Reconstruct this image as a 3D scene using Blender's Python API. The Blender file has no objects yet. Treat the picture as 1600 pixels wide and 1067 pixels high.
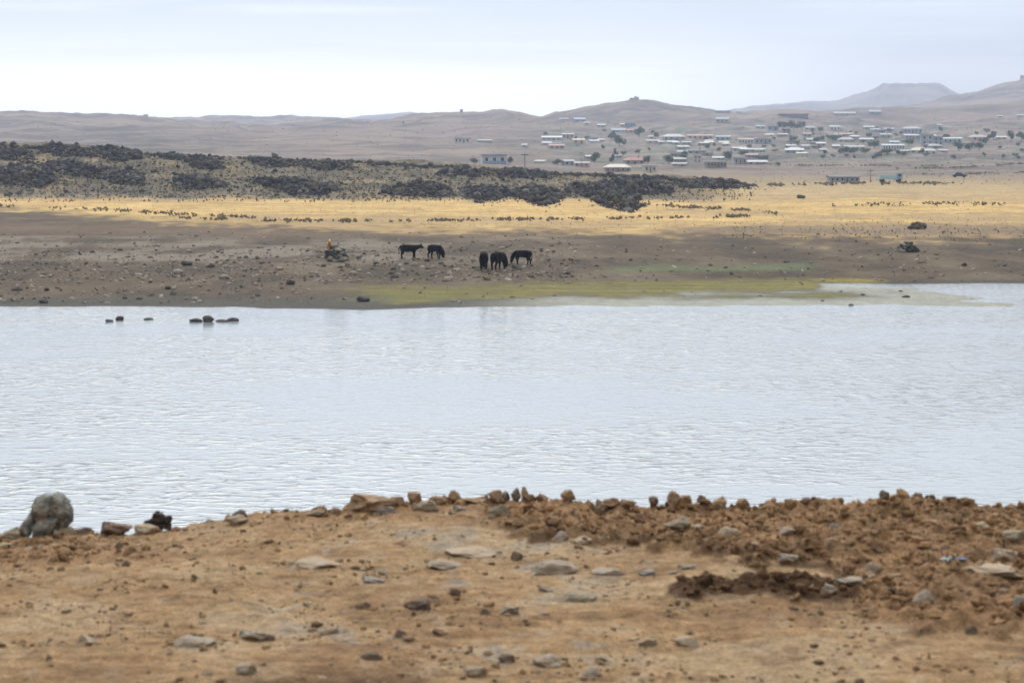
import bpy, bmesh, math, random
import numpy as np
from mathutils import Vector, Matrix, noise as mnoise

random.seed(7)
RNG = np.random.default_rng(11)
S = bpy.context.scene
COL = S.collection

# ------------------------------------------------------------------ camera
F = 3333.3          # focal length in pixels of the 1600 px wide photograph (75 mm on 36 mm)
H = 10.7            # eye height above the lake
HZ = 240.0          # horizon row
cam_d = bpy.data.cameras.new('camera')
cam = bpy.data.objects.new('camera', cam_d)
COL.objects.link(cam)
cam.location = (0, 0, H)
cam.rotation_euler = (math.radians(90), 0, 0)
cam_d.lens = 75
cam_d.sensor_width = 36
cam_d.shift_y = -(533.5 - HZ) / 1600.0
cam_d.clip_start = 0.1
cam_d.clip_end = 20000
cam_d.dof.use_dof = True
cam_d.dof.focus_distance = 150
cam_d.dof.aperture_fstop = 7.0
S.camera = cam

# ------------------------------------------------------------------ world: overcast sky over a Nishita sky
SUN_EL, SUN_AZ = math.radians(40), math.radians(-7)
sun_dir = (math.sin(SUN_AZ) * math.cos(SUN_EL), math.cos(SUN_AZ) * math.cos(SUN_EL), math.sin(SUN_EL))
W = bpy.data.worlds.new('World')
S.world = W
W.use_nodes = True
nt = W.node_tree
nt.nodes.clear()
N = nt.nodes.new
L = nt.links.new


def mth(tree, op, a, b=None, c=None, clamp=False):
    n = tree.nodes.new('ShaderNodeMath')
    n.operation = op
    n.use_clamp = clamp
    for i, v in enumerate((a, b, c)):
        if v is None:
            continue
        if isinstance(v, (int, float)):
            n.inputs[i].default_value = v
        else:
            tree.links.new(v, n.inputs[i])
    return n.outputs[0]


def mixc(tree, f, a, b, blend='MIX'):
    n = tree.nodes.new('ShaderNodeMix')
    n.data_type = 'RGBA'
    n.blend_type = blend
    for idx, v in ((0, f), (6, a), (7, b)):
        if isinstance(v, (int, float)):
            n.inputs[idx].default_value = v
        elif isinstance(v, tuple):
            n.inputs[idx].default_value = (*v[:3], 1)
        else:
            tree.links.new(v, n.inputs[idx])
    return n.outputs[2]


def mrange(tree, v, a, b, c, d, kind='SMOOTHSTEP'):
    n = tree.nodes.new('ShaderNodeMapRange')
    n.interpolation_type = kind
    tree.links.new(v, n.inputs[0])
    for i, x in enumerate((a, b, c, d)):
        n.inputs[i + 1].default_value = x
    return n.outputs[0]


def noise_tex(tree, vec, scale, detail=4, rough=0.55, dist=0.0):
    n = tree.nodes.new('ShaderNodeTexNoise')
    n.inputs['Scale'].default_value = scale
    n.inputs['Detail'].default_value = detail
    n.inputs['Roughness'].default_value = rough
    n.inputs['Distortion'].default_value = dist
    if vec is not None:
        tree.links.new(vec, n.inputs['Vector'])
    return n.outputs['Fac']


def mapping(tree, vec, scale=(1, 1, 1), loc=(0, 0, 0)):
    n = tree.nodes.new('ShaderNodeMapping')
    n.inputs['Scale'].default_value = scale
    n.inputs['Location'].default_value = loc
    tree.links.new(vec, n.inputs['Vector'])
    return n.outputs[0]


SKY_STRENGTH = 0.1
tc = N('ShaderNodeTexCoord')
sky = N('ShaderNodeTexSky')
sky.sky_type = 'NISHITA'
sky.sun_disc = False
sky.sun_elevation = SUN_EL
sky.sun_rotation = SUN_AZ
sky.air_density = 1.0
sky.dust_density = 2.5
sep = N('ShaderNodeSeparateXYZ')
L(tc.outputs['Generated'], sep.inputs[0])
zz = sep.outputs['Z']
# stratus sheets: noise stretched along the horizon
mp = mapping(nt, tc.outputs['Generated'], (2.6, 2.6, 30.0), (0.35, 0.1, 0.0))
n1 = noise_tex(nt, mp, 1.0, 5, 0.5, 0.3)
mp2 = mapping(nt, tc.outputs['Generated'], (5, 5, 90.0), (3.3, 1.7, 0.6))
n2 = noise_tex(nt, mp2, 1.0, 5, 0.55, 0.4)
# the pale break in the cloud low over the hills, strongest below the veiled sun
dotn = N('ShaderNodeVectorMath')
dotn.operation = 'DOT_PRODUCT'
L(tc.outputs['Generated'], dotn.inputs[0])
dotn.inputs[1].default_value = (math.sin(math.radians(-7.5)), math.cos(math.radians(-7.5)), 0)
az = mrange(nt, dotn.outputs['Value'], 0.945, 0.995, 0.15, 1.0)
band_lo = mrange(nt, mth(nt, 'ADD', zz, mth(nt, 'MULTIPLY', mth(nt, 'SUBTRACT', mth(nt, 'MULTIPLY_ADD', n1, 0.5, mth(nt, 'MULTIPLY', n2, 0.5)), 0.5), 0.085)), 0.026, 0.068, 1.0, 0.0)
gap = mth(nt, 'MULTIPLY', band_lo, az)
cloud_v = mth(nt, 'ADD', mth(nt, 'MULTIPLY', n1, 0.55), mth(nt, 'MULTIPLY', n2, 0.45))
cv = mrange(nt, cloud_v, 0.40, 0.60, 0.0, 1.0)
c_cloud = mixc(nt, cv, (0.55, 0.59, 0.60), (0.95, 0.965, 0.945))
lowc = N('ShaderNodeVectorMath')
lowc.operation = 'SCALE'
L(c_cloud, lowc.inputs[0])
L(mrange(nt, zz, 0.02, 0.20, 0.58, 1.0), lowc.inputs['Scale'])      # overcast is greyer towards the horizon
c_cloud = lowc.outputs[0]
c_cloud = mixc(nt, gap, c_cloud, (1.25, 1.24, 1.18))
# veil of light round the hidden sun, and the brighter zenith of an overcast sky
dots = N('ShaderNodeVectorMath')
dots.operation = 'DOT_PRODUCT'
L(tc.outputs['Generated'], dots.inputs[0])
dots.inputs[1].default_value = sun_dir
glow = mth(nt, 'POWER', mth(nt, 'MAXIMUM', dots.outputs['Value'], 0.0), 5.0)
lift = mth(nt, 'MULTIPLY_ADD', mth(nt, 'MAXIMUM', zz, 0.0), 0.90, 0.22)
lift = mth(nt, 'ADD', lift, mth(nt, 'MULTIPLY', glow, 1.8))
sc = N('ShaderNodeVectorMath')
sc.operation = 'SCALE'
L(c_cloud, sc.inputs[0])
L(mth(nt, 'MULTIPLY', lift, 1.0 / SKY_STRENGTH), sc.inputs['Scale'])
col = mixc(nt, 0.88, sky.outputs['Color'], sc.outputs[0])
bg = N('ShaderNodeBackground')
bg.inputs['Strength'].default_value = SKY_STRENGTH
L(col, bg.inputs['Color'])
wo = N('ShaderNodeOutputWorld')
L(bg.outputs[0], wo.inputs[0])

# ------------------------------------------------------------------ veiled sun, exposure
sl = bpy.data.lights.new('sun', 'SUN')
sl.energy = 0.8
sl.angle = math.radians(42)
sl.color = (1.0, 0.95, 0.87)
so = bpy.data.objects.new('sun', sl)
COL.objects.link(so)
so.rotation_euler = Vector(sun_dir).to_track_quat('Z', 'Y').to_euler()
so.location = (0, 0, 60)
S.view_settings.view_transform = 'Standard'
S.view_settings.look = 'None'
S.view_settings.exposure = 0.78
S.view_settings.gamma = 1.0
S.view_settings.use_curve_mapping = False
S.render.engine = 'CYCLES'
S.cycles.max_bounces = 6
S.cycles.volume_bounces = 1


# ------------------------------------------------------------------ helpers
def tag(o, label=None, cat=None, group=None, kind=None):
    if label: o['label'] = label
    if cat: o['category'] = cat
    if group: o['group'] = group
    if kind: o['kind'] = kind
    return o


def link(name, me, mat=None, parent=None, loc=(0, 0, 0), rot=(0, 0, 0), scale=(1, 1, 1)):
    o = bpy.data.objects.new(name, me)
    COL.objects.link(o)
    if mat is not None and len(me.materials) == 0:
        me.materials.append(mat)
    o.location = loc
    o.rotation_euler = rot
    o.scale = scale
    if parent is not None:
        o.parent = parent
    return o


def empty(name, loc, rz=0.0):
    o = bpy.data.objects.new(name, None)
    COL.objects.link(o)
    o.location = loc
    o.rotation_euler = (0, 0, rz)
    o.empty_display_size = 0.2
    return o


def np_mesh(name, V, Fc, smooth=False):
    """V (n,3), Fc (m,k) with one polygon size k"""
    me = bpy.data.meshes.new(name)
    V = np.ascontiguousarray(V, np.float32)
    Fc = np.ascontiguousarray(Fc, np.int32)
    m, k = Fc.shape
    me.vertices.add(len(V))
    me.vertices.foreach_set('co', V.ravel())
    me.loops.add(m * k)
    me.loops.foreach_set('vertex_index', Fc.ravel())
    me.polygons.add(m)
    me.polygons.foreach_set('loop_start', np.arange(0, m * k, k, dtype=np.int32))
    me.polygons.foreach_set('loop_total', np.full(m, k, np.int32))
    me.polygons.foreach_set('use_smooth', np.full(m, smooth, bool))
    me.update(calc_edges=True)
    return me


def grid_faces(nr, nc):
    i = np.arange(nr - 1)[:, None] * nc + np.arange(nc - 1)[None, :]
    return np.stack([i, i + 1, i + nc + 1, i + nc], -1).reshape(-1, 4)


def vcol(me, name, rgb):
    a = me.color_attributes.new(name, 'FLOAT_COLOR', 'POINT')
    c = np.ones((len(rgb), 4), np.float32)
    c[:, :3] = rgb
    a.data.foreach_set('color', c.ravel())


def _hash(xi, yi, seed):
    h = (xi.astype(np.int64) * 374761393 + yi.astype(np.int64) * 668265263 + seed * 974711) & 0xffffffff
    h = ((h ^ (h >> 13)) * 1274126177) & 0xffffffff
    return h ^ (h >> 16)


def perlin(x, y, seed=0):
    xi = np.floor(x); yi = np.floor(y)
    fx = x - xi; fy = y - yi
    u = fx * fx * fx * (fx * (fx * 6 - 15) + 10)
    v = fy * fy * fy * (fy * (fy * 6 - 15) + 10)

    def g(a, b, dx, dy):
        t = (_hash(xi + a, yi + b, seed) & 255) * (2 * np.pi / 256)
        return np.cos(t) * dx + np.sin(t) * dy
    n00 = g(0, 0, fx, fy); n10 = g(1, 0, fx - 1, fy)
    n01 = g(0, 1, fx, fy - 1); n11 = g(1, 1, fx - 1, fy - 1)
    return ((n00 * (1 - u) + n10 * u) * (1 - v) + (n01 * (1 - u) + n11 * u) * v) * 1.5


def fbm(x, y, seed=0, octv=4, gain=0.5):
    r = 0.0; a = 1.0
    for o in range(octv):
        r = r + a * perlin(x * 2 ** o, y * 2 ** o, seed + o * 17)
        a *= gain
    return r


def worley(x, y, seed=0):
    """distance to nearest feature point and a random value of that cell"""
    xi = np.floor(x); yi = np.floor(y)
    best = np.full(x.shape, 9.0); val = np.zeros(x.shape)
    for a in (-1, 0, 1):
        for b in (-1, 0, 1):
            h = _hash(xi + a, yi + b, seed)
            px = xi + a + (h & 255) / 255.0
            py = yi + b + ((h >> 8) & 255) / 255.0
            d = np.hypot(px - x, py - y)
            m = d < best
            best = np.where(m, d, best)
            val = np.where(m, ((h >> 16) & 255) / 255.0, val)
    return best, val


def sstep(a, b, x):
    t = np.clip((x - a) / (b - a), 0, 1)
    return t * t * (3 - 2 * t)


# ------------------------------------------------------------------ materials
def new_mat(name):
    m = bpy.data.materials.new(name)
    m.use_nodes = True
    t = m.node_tree
    b = t.nodes['Principled BSDF']
    return m, t, b


def objco(t):
    return t.nodes.new('ShaderNodeTexCoord').outputs['Object']


def geopos(t):
    return t.nodes.new('ShaderNodeNewGeometry').outputs['Position']


def bump(t, b, h, strength, dist):
    n = t.nodes.new('ShaderNodeBump')
    n.inputs['Strength'].default_value = strength
    n.inputs['Distance'].default_value = dist
    t.links.new(h, n.inputs['Height'])
    t.links.new(n.outputs[0], b.inputs['Normal'])


_pm = {}


def paint(name, rgb, rough=0.8, var=0.18, scale=0.6, metal=0.0):
    """painted / rendered / coated surface with blotchy weathering"""
    if name in _pm:
        return _pm[name]
    m, t, b = new_mat(name)
    n = noise_tex(t, geopos(t), scale, 5, 0.65)
    f = mrange(t, n, 0.3, 0.72, 1 - var, 1 + var * 0.6, 'LINEAR')
    c = t.nodes.new('ShaderNodeVectorMath')
    c.operation = 'SCALE'
    c.inputs[0].default_value = rgb
    t.links.new(f, c.inputs['Scale'])
    t.links.new(c.outputs[0], b.inputs['Base Color'])
    b.inputs['Roughness'].default_value = rough
    b.inputs['Metallic'].default_value = metal
    _pm[name] = m
    return m


def rock_mat(name, c1, c2, c3=None, scale=12.0, bump_d=0.004, rough=0.9, dust=0.0):
    if name in _pm:
        return _pm[name]
    m, t, b = new_mat(name)
    co = geopos(t)
    n = noise_tex(t, co, scale, 6, 0.6)
    c = mixc(t, mrange(t, n, 0.35, 0.65, 0, 1), c1, c2)
    if c3:
        n3 = noise_tex(t, mapping(t, co, (1, 1, 1), (5.2, 1.3, 8.8)), scale * 0.55, 6, 0.7)
        c = mixc(t, mrange(t, n3, 0.56, 0.66, 0, 1), c, c3)
    if dust:
        nd = noise_tex(t, co, 45.0, 4, 0.6)
        c = mixc(t, mth(t, 'MULTIPLY', mrange(t, nd, 0.36, 0.6, 0.25, 1), dust), c, (0.30, 0.205, 0.125))
    t.links.new(c, b.inputs['Base Color'])
    b.inputs['Roughness'].default_value = rough
    b.inputs['Specular IOR Level'].default_value = 0.25
    bump(t, b, noise_tex(t, co, scale * 4, 5, 0.7), 0.7, bump_d)
    _pm[name] = m
    return m


def ground_mat(name, attr, scales, amps, bump_scale, bump_d, rough=0.95):
    m, t, b = new_mat(name)
    a = t.nodes.new('ShaderNodeAttribute')
    a.attribute_name = attr
    co = geopos(t)
    c = a.outputs['Color']
    f = None
    for s, am in zip(scales, amps):
        n = noise_tex(t, co, s, 5, 0.65)
        v = mrange(t, n, 0.25, 0.75, 1 - am, 1 + am * 1.12, 'LINEAR')
        f = v if f is None else mth(t, 'MULTIPLY', f, v)
    sc_ = t.nodes.new('ShaderNodeVectorMath')
    sc_.operation = 'SCALE'
    t.links.new(c, sc_.inputs[0])
    t.links.new(f, sc_.inputs['Scale'])
    t.links.new(sc_.outputs[0], b.inputs['Base Color'])
    b.inputs['Roughness'].default_value = rough
    b.inputs['Specular IOR Level'].default_value = 0.15
    bump(t, b, noise_tex(t, co, bump_scale, 6, 0.7), 0.8, bump_d)
    return m


# ================================================================== THE FAR SHORE: one terrain sheet
def yz(y, d):
    return H - (y - HZ) * d / F


R1 = [(-1400, 190), (-400, 170), (0, 174), (100, 175), (220, 180), (290, 189), (380, 192), (430, 191), (500, 185), (540, 183), (570, 187), (600, 187),
      (660, 179), (700, 174), (735, 173), (755, 175), (785, 171), (810, 174), (845, 179), (900, 166), (950, 157), (990, 153.5), (1010, 155),
      (1060, 163), (1120, 172), (1170, 174), (1300, 172), (1400, 168), (1480, 165), (1600, 160), (2000, 158), (3000, 180)]
R2 = [(-1400, 200), (0, 190), (200, 186), (280, 183), (340, 181.5), (400, 181), (470, 182), (540, 186), (700, 190), (1300, 180), (1400, 166),
      (1440, 160), (1490, 150), (1520, 143), (1560, 132), (1600, 122), (1720, 104), (1900, 112), (2300, 150), (3000, 180)]
R3 = [(-1400, 205), (0, 195), (500, 190), (560, 184), (600, 180), (640, 176), (665, 178), (720, 190), (1000, 192), (1100, 178), (1170, 168),
      (1215, 164), (1250, 160), (1270, 158), (1290, 160), (1310, 157), (1330, 150), (1355, 143), (1374, 137), (1379, 131), (1400, 131.5), (1440, 130.5), (1468, 131),
      (1478, 136), (1495, 147), (1540, 158), (1700, 165), (3000, 190)]


def crv(pts):
    return np.array([p[0] for p in pts], float), np.array([p[1] for p in pts], float)


R1c = crv(R1)


def cap_R1(y, off):
    us = np.array(sorted(set([p[0] for p in R1])), float)
    return us, np.maximum(y, np.interp(us, *R1c) + off)


LAVA = {375: [(-400, 306), (0, 309), (500, 311.5), (1000, 312), (3000, 312)],
        400: [(-400, 283), (0, 288), (400, 293), (800, 301), (1000, 304.5), (3000, 305)],
        440: [(-400, 250), (0, 256), (150, 256), (300, 262), (400, 267), (650, 276), (800, 283), (1000, 289), (1180, 297), (3000, 298)],
        490: [(-400, 224), (0, 227), (100, 229), (200, 235), (250, 240), (350, 243), (450, 247.5), (560, 252), (700, 259), (800, 265), (900, 270), (1000, 274), (1100, 281), (1180, 291), (3000, 291)],
        530: [(-400, 240), (0, 240), (250, 252), (450, 258), (700, 268), (900, 277), (1100, 285), (1180, 288), (3000, 288)]}
CT = []


def ctl_z(d, pts): CT.append((float(d), *crv(pts)))
def ctl_y(d, us, ys): CT.append((float(d), np.array(us, float), yz(np.array(ys, float), d)))


ctl_z(60, [(0, -3.0)])
ctl_z(138, [(0, -0.45)])
ctl_z(146, [(0, -0.10), (800, -0.06), (1600, -0.06)])
ctl_z(151, [(0, 0.05), (500, 0.05), (900, 0.03), (1250, 0.05), (1400, 0.035), (1600, 0.0)])
ctl_z(158, [(0, 0.28), (400, 0.25), (600, 0.10), (900, 0.07), (1250, 0.08), (1380, 0.05), (1480, 0.0), (1600, -0.06)])
ctl_z(166, [(0, 0.62), (400, 0.55), (600, 0.25), (900, 0.16), (1250, 0.12), (1340, 0.06), (1420, 0.0), (1500, -0.05), (1600, -0.09)])
ctl_z(174, [(0, 1.05), (400, 1.0), (600, 0.72), (900, 0.55), (1250, 0.30), (1295, -0.03), (1400, -0.10), (1600, -0.10)])
ctl_z(182, [(0, 1.5), (600, 1.45), (900, 1.2), (1250, 0.85), (1600, 0.55)])
ctl_z(195, [(0, 1.8), (900, 1.75), (1600, 1.35)])
ctl_z(215, [(0, 2.05), (1600, 1.9)])
ctl_y(260, [0], [349])
ctl_y(330, [0], [323.5])
for d_, p_ in LAVA.items():
    CT.append((float(d_), np.array([q[0] for q in p_], float), yz(np.array([q[1] for q in p_], float), d_)))
ctl_y(600, [-400, 0, 400, 800, 1000, 1180], [255, 255, 268, 279, 282, 282])
ctl_y(760, [0, 800, 1600], [266, 268, 268])
ctl_y(1000, *cap_R1(246, 30))
ctl_y(1300, *cap_R1(222, 20))
ctl_y(1600, *cap_R1(202, 13))
ctl_y(1900, *cap_R1(185, 7))
CT.append((2250.0, R1c[0], yz(R1c[1], 2250)))
CT.append((2420.0, R1c[0], yz(R1c[1] + 9, 2420)))
CT.append((2900.0, R1c[0], yz(np.maximum(R1c[1] + 12, 188), 2900)))
CT.append((3400.0, crv(R2)[0], yz(crv(R2)[1], 3400)))
CT.append((3700.0, crv(R2)[0], yz(crv(R2)[1] + 10, 3700)))
ctl_y(4600, [0, 1000, 1600], [196, 194, 190])
CT.append((5300.0, crv(R3)[0], yz(np.where(crv(R3)[1] < 150, crv(R3)[1] + 6, crv(R3)[1] + 3), 5300)))
CT.append((5500.0, crv(R3)[0], yz(crv(R3)[1], 5500)))
CT.append((6200.0, crv(R3)[0], yz(crv(R3)[1] + 1, 6200)))
CT.append((6500.0, crv(R3)[0], yz(crv(R3)[1] + 14, 6500)))
ctl_y(8000, [0], [205])
CT.sort(key=lambda c: c[0])
CTD = np.array([c[0] for c in CT])


def terr_z(X, Y):
    X = np.asarray(X, float); Y = np.asarray(Y, float)
    u = 800 + F * X / np.maximum(Y, 1)
    wob = fbm(X / 30.0, Y / 30.0, 91, 3) * np.clip(Y / 40.0, 0, 9) * (Y < 260)
    Yw = np.clip(Y + wob * 0.6, CTD[0], CTD[-1])
    k = np.clip(np.searchsorted(CTD, Yw) - 1, 0, len(CTD) - 2)
    z = np.zeros(X.shape)
    for i in range(len(CTD) - 1):
        m = k == i
        if not m.any():
            continue
        um = u[m]
        z0 = np.interp(um, CT[i][1], CT[i][2]); z1 = np.interp(um, CT[i + 1][1], CT[i + 1][2])
        t = (Yw[m] - CTD[i]) / (CTD[i + 1] - CTD[i])
        z[m] = z0 + (z1 - z0) * t
    lava = sstep(375, 400, Y) * (1 - sstep(520, 600, Y)) * (1 - sstep(1120, 1200, u))
    a1 = np.interp(Y, [140, 150, 166, 190, 260, 600, 1500, 3000], [0.02, 0.035, 0.05, 0.09, 0.12, 0.2, 0.4, 0.6]) + lava * 0.45
    a2 = np.interp(Y, [140, 180, 300, 600, 1000, 2000, 6000], [0.01, 0.06, 0.15, 0.5, 1.2, 2.2, 3.5]) + lava * 0.6
    a3 = np.interp(Y, [600, 1500, 2300, 3400, 5200], [0.0, 1.5, 3.0, 4.0, 2.5])
    z = z + a1 * fbm(X / 6.0, Y / 6.0, 3, 3) + a2 * fbm(X / 45.0, Y / 45.0, 5, 3) + a3 * fbm(X / 260.0, Y / 260.0, 9, 4)
    # little gullies on the hills
    g = np.interp(Y, [900, 1400, 2000, 2300, 3400, 5200], [0, 3.5, 9.0, 2.5, 5.0, 3.0])
    z = z - g * np.abs(fbm(X / 120.0, Y / 330.0, 21, 3))
    return z


us = np.concatenate([np.linspace(-1300, -60, 32), np.arange(-40, 1641, 4.0), np.linspace(1660, 2900, 32)])
ds = np.concatenate([np.array([60, 100, 130, 138, 142]), np.arange(145, 200, 0.5), np.arange(200, 340, 1.0), np.arange(340, 560, 1.5),
                     np.arange(560, 2300, 10.0), np.arange(2300, 4000, 22.0), np.arange(4000, 8001, 60.0)])
UU, DD = np.meshgrid(us, ds)
XX = (UU - 800) * DD / F
ZZ = terr_z(XX, DD)
YPX = HZ + F * (H - ZZ) / DD
VIS = np.minimum.accumulate(YPX, axis=0)


def pick(u, y):
    """distance at which the terrain is first met on the sight line of photo pixel (u, y); returns X, Y, Z"""
    j = int(np.argmin(np.abs(us - u)))
    c = VIS[:, j]
    i = int(np.searchsorted(-c, -y))
    i = min(max(i, 1), len(ds) - 1)
    y0, y1 = c[i - 1], c[i]
    t = 0.0 if abs(y1 - y0) < 1e-6 else np.clip((y0 - y) / (y0 - y1), 0, 1)
    d = ds[i - 1] + (ds[i] - ds[i - 1]) * t
    x = (u - 800) * d / F
    z0, z1 = ZZ[i - 1, j], ZZ[i, j]
    return float(x), float(d), float(z0 + (z1 - z0) * t)


# albedo of the ground types
def ground_colour(X, Y, u, Z):
    n40 = fbm(X / 40.0, Y / 40.0, 31, 4)
    n9 = fbm(X / 9.0, Y / 14.0, 41, 4)
    n2 = fbm(X / 2.2, Y / 4.0, 51, 3)
    n150 = fbm(X / 180.0, Y / 180.0, 61, 4)
    c = np.zeros(X.shape + (3,))
    A = lambda *v: np.array(v)

    def lay(colour, w):
        nonlocal c
        w = np.clip(w, 0, 1)[..., None]
        c = c * (1 - w) + A(*colour) * w
    c[:] = A(0.088, 0.063, 0.040)                                    # bare brown soil of the drawdown zone
    lay((0.132, 0.100, 0.066), sstep(0.0, 0.7, n9) * 0.8)
    lay((0.055, 0.041, 0.028), sstep(0.05, 0.6, -n9 + 0.5 * n2) * 0.85)
    # stony grey ground on the left half
    lay((0.175, 0.147, 0.113), sstep(0.0, 0.6, n9 + 0.5 * n2 + 0.25) * sstep(950, 500, u) * sstep(176, 186, Y) * (1 - sstep(208, 225, Y + 10 * n40)) * 0.8)
    lay((0.128, 0.084, 0.052), sstep(210, 235, Y + 8 * n40) * (1 - sstep(248, 262, Y)) * 0.7)
    # dry golden grass
    edge = Y + 7 * n40 + 4 * n9 + np.interp(u, [0, 150, 300, 600, 1000, 1600], [-66, -40, -10, 6, 18, 24])
    gold = sstep(232, 280, edge + 15 * n2 + 6 * n9)
    lay((0.50, 0.330, 0.122), gold)
    lay((0.54, 0.375, 0.16), gold * sstep(0.0, 0.6, n9) * 0.8)
    nl = fbm(X / 60.0, Y / 5.0, 67, 4)
    lay((0.40, 0.265, 0.11), gold * sstep(0.05, 0.5, nl) * 0.75)
    lay((0.30, 0.20, 0.10), gold * sstep(0.3, 0.7, -nl + 0.3 * n9) * 0.7)
    lay((0.32, 0.215, 0.105), gold * sstep(0.15, 0.7, -n9 + n2 * 0.5) * 0.7)
    lay((0.20, 0.135, 0.09), gold * sstep(1100, 1500, u) * (1 - sstep(252, 268, Y + 8 * n9)) * sstep(-0.3, 0.3, n9) * 0.8)
    lay((0.21, 0.15, 0.10), gold * sstep(0.2, 0.5, np.sin(Y / 19.0 + 2.2 * n40) * 0.5 + n9 * 0.5) * 0.55)
    lay((0.175, 0.125, 0.08), sstep(960, 1150, u) * sstep(226, 233, Y + 5 * n9) * (1 - sstep(243, 262, Y + 10 * n9 + 6 * n2)) * 0.85)
    # beyond the field: tan pasture on the right, grey-brown slopes
    lay((0.34, 0.25, 0.135), sstep(330, 450, Y + 30 * n40) * sstep(1000, 1150, u) * 0.85)
    lay((0.22, 0.165, 0.105), sstep(450, 600, Y + 60 * n40) * sstep(1000, 1150, u) * 0.7)
    lava = sstep(368, 385, Y + 6 * n9) * (1 - sstep(520, 600, Y)) * (1 - sstep(1050, 1170, u + 40 * n9))
    lay((0.122, 0.097, 0.066), lava)
    lay((0.22, 0.165, 0.09), lava * sstep(0.1, 0.5, nl) * 0.7)
    lay((0.095, 0.08, 0.056), lava * sstep(-0.05, 0.5, n9 - 0.4 * nl) * 0.85)
    lay((0.235, 0.17, 0.09), lava * sstep(0.35, 0.8, -n9 + n40 * 0.5) * 0.7)
    far = sstep(590, 760, Y + 30 * n40)
    lay((0.142, 0.110, 0.098), far)
    lay((0.195, 0.148, 0.124), far * sstep(-0.1, 0.6, n150 + 0.4 * n40))
    lay((0.072, 0.064, 0.062), far * sstep(0.0, 0.5, -n150 + 0.8 * n40) * 0.8)
    nt_ = fbm(X / 130.0, Y / 22.0, 93, 4)
    lay((0.25, 0.19, 0.14), far * sstep(0.1, 0.5, nt_) * 0.5)
    lay((0.062, 0.056, 0.052), far * sstep(0.15, 0.55, -nt_ + 0.3 * n40) * 0.6)
    vil = sstep(800, 900, u + 60 * n40) * sstep(820, 950, Y) * (1 - sstep(1650, 1850, Y))
    lay((0.085, 0.105, 0.07), vil * sstep(0.05, 0.5, fbm(X / 28.0, Y / 28.0, 87, 3)) * 0.8)
    lay((0.26, 0.24, 0.21), vil * sstep(0.25, 0.6, fbm(X / 16.0, Y / 22.0, 89, 3)) * 0.6)
    lay((0.27, 0.215, 0.155), far * sstep(0.35, 0.8, n40) * 0.5)
    # wet mud rim, algae strip, pale silt
    wet = (1 - sstep(0.12, 0.30, Z + 0.05 * n9)) * (Y < 200)
    lay((0.062, 0.058, 0.048), wet * 0.9)
    silt = (1 - sstep(0.05, 0.13, Z + 0.03 * n9)) * sstep(650, 950, u) * (Y < 175)
    lay((0.30, 0.295, 0.25), silt * 0.9)
    au = sstep(500, 640, u + 60 * n9) * (1 - sstep(1340, 1400, u + 25 * n9))
    alg = au * sstep(0.085, 0.14, Z + 0.03 * n9) * (1 - sstep(0.24, 0.50, Z + 0.12 * n9 + 0.08 * n40 + 0.05 * n2)) * (Y < 190)
    ns = fbm(X / 22.0, Y / 1.3, 57, 4)
    lay((0.135, 0.112, 0.042), alg * 0.9)
    lay((0.185, 0.155, 0.024), alg * sstep(-0.15, 0.4, ns + 0.4 * n9) * 0.9)
    lay((0.235, 0.185, 0.045), alg * sstep(0.2, 0.7, ns + 0.3 * n2 - 0.3 * n9) * 0.8)
    lay((0.10, 0.108, 0.04), alg * sstep(0.0, 0.5, -ns + 0.4 * n40) * 0.6)
    gr = sstep(930, 1010, u + 40 * n9) * (1 - sstep(1230, 1300, u + 40 * n9)) * sstep(0.7, 0.85, Z) * (1 - sstep(0.95, 1.2, Z + 0.1 * n9)) * (Y < 190)
    lay((0.105, 0.125, 0.06), gr * 0.75)
    return c


GC = ground_colour(XX, DD, UU, ZZ)
me = np_mesh('far_ground', np.stack([XX, DD, ZZ], -1).reshape(-1, 3), grid_faces(len(ds), len(us)), True)
vcol(me, 'soil', GC.reshape(-1, 3))
ground_m = ground_mat('dry_ground', 'soil', (0.12, 0.9, 4.0), (0.16, 0.28, 0.22), 1.3, 0.25)
tag(link('far_ground', me, ground_m), kind='structure')

# ================================================================== THE LAKE
wm, t, b = new_mat('lake_water')
co = geopos(t)
b.inputs['Base Color'].default_value = (0.255, 0.282, 0.305, 1)
b.inputs['Roughness'].default_value = 0.10
b.inputs['IOR'].default_value = 1.33
w1 = noise_tex(t, mapping(t, co, (1.35, 2.1, 1)), 1.0, 2, 0.45, 0.7)
w1 = mth(t, 'POWER', mrange(t, w1, 0.40, 0.80, 0.0, 1.0, 'LINEAR'), 1.7)
w2 = noise_tex(t, mapping(t, co, (2.2, 3.4, 1), (3, 7, 0)), 1.0, 3, 0.5, 0.8)
w3 = noise_tex(t, mapping(t, co, (0.035, 0.06, 1)), 1.0, 4, 0.6, 0.6)
calm = mrange(t, w3, 0.36, 0.64, 0.15, 1.25)
hgt = mth(t, 'MULTIPLY', mth(t, 'ADD', mth(t, 'MULTIPLY', w1, 1.0), mth(t, 'MULTIPLY', w2, 0.075)), calm)
bump(t, b, hgt, 1.0, 0.085)
me = np_mesh('lake', np.array([(-260, 11, 0), (260, 11, 0), (260, 186, 0), (-260, 186, 0)], float), np.array([[0, 1, 2, 3]]))
tag(link('lake', me, wm), kind='structure')

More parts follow.
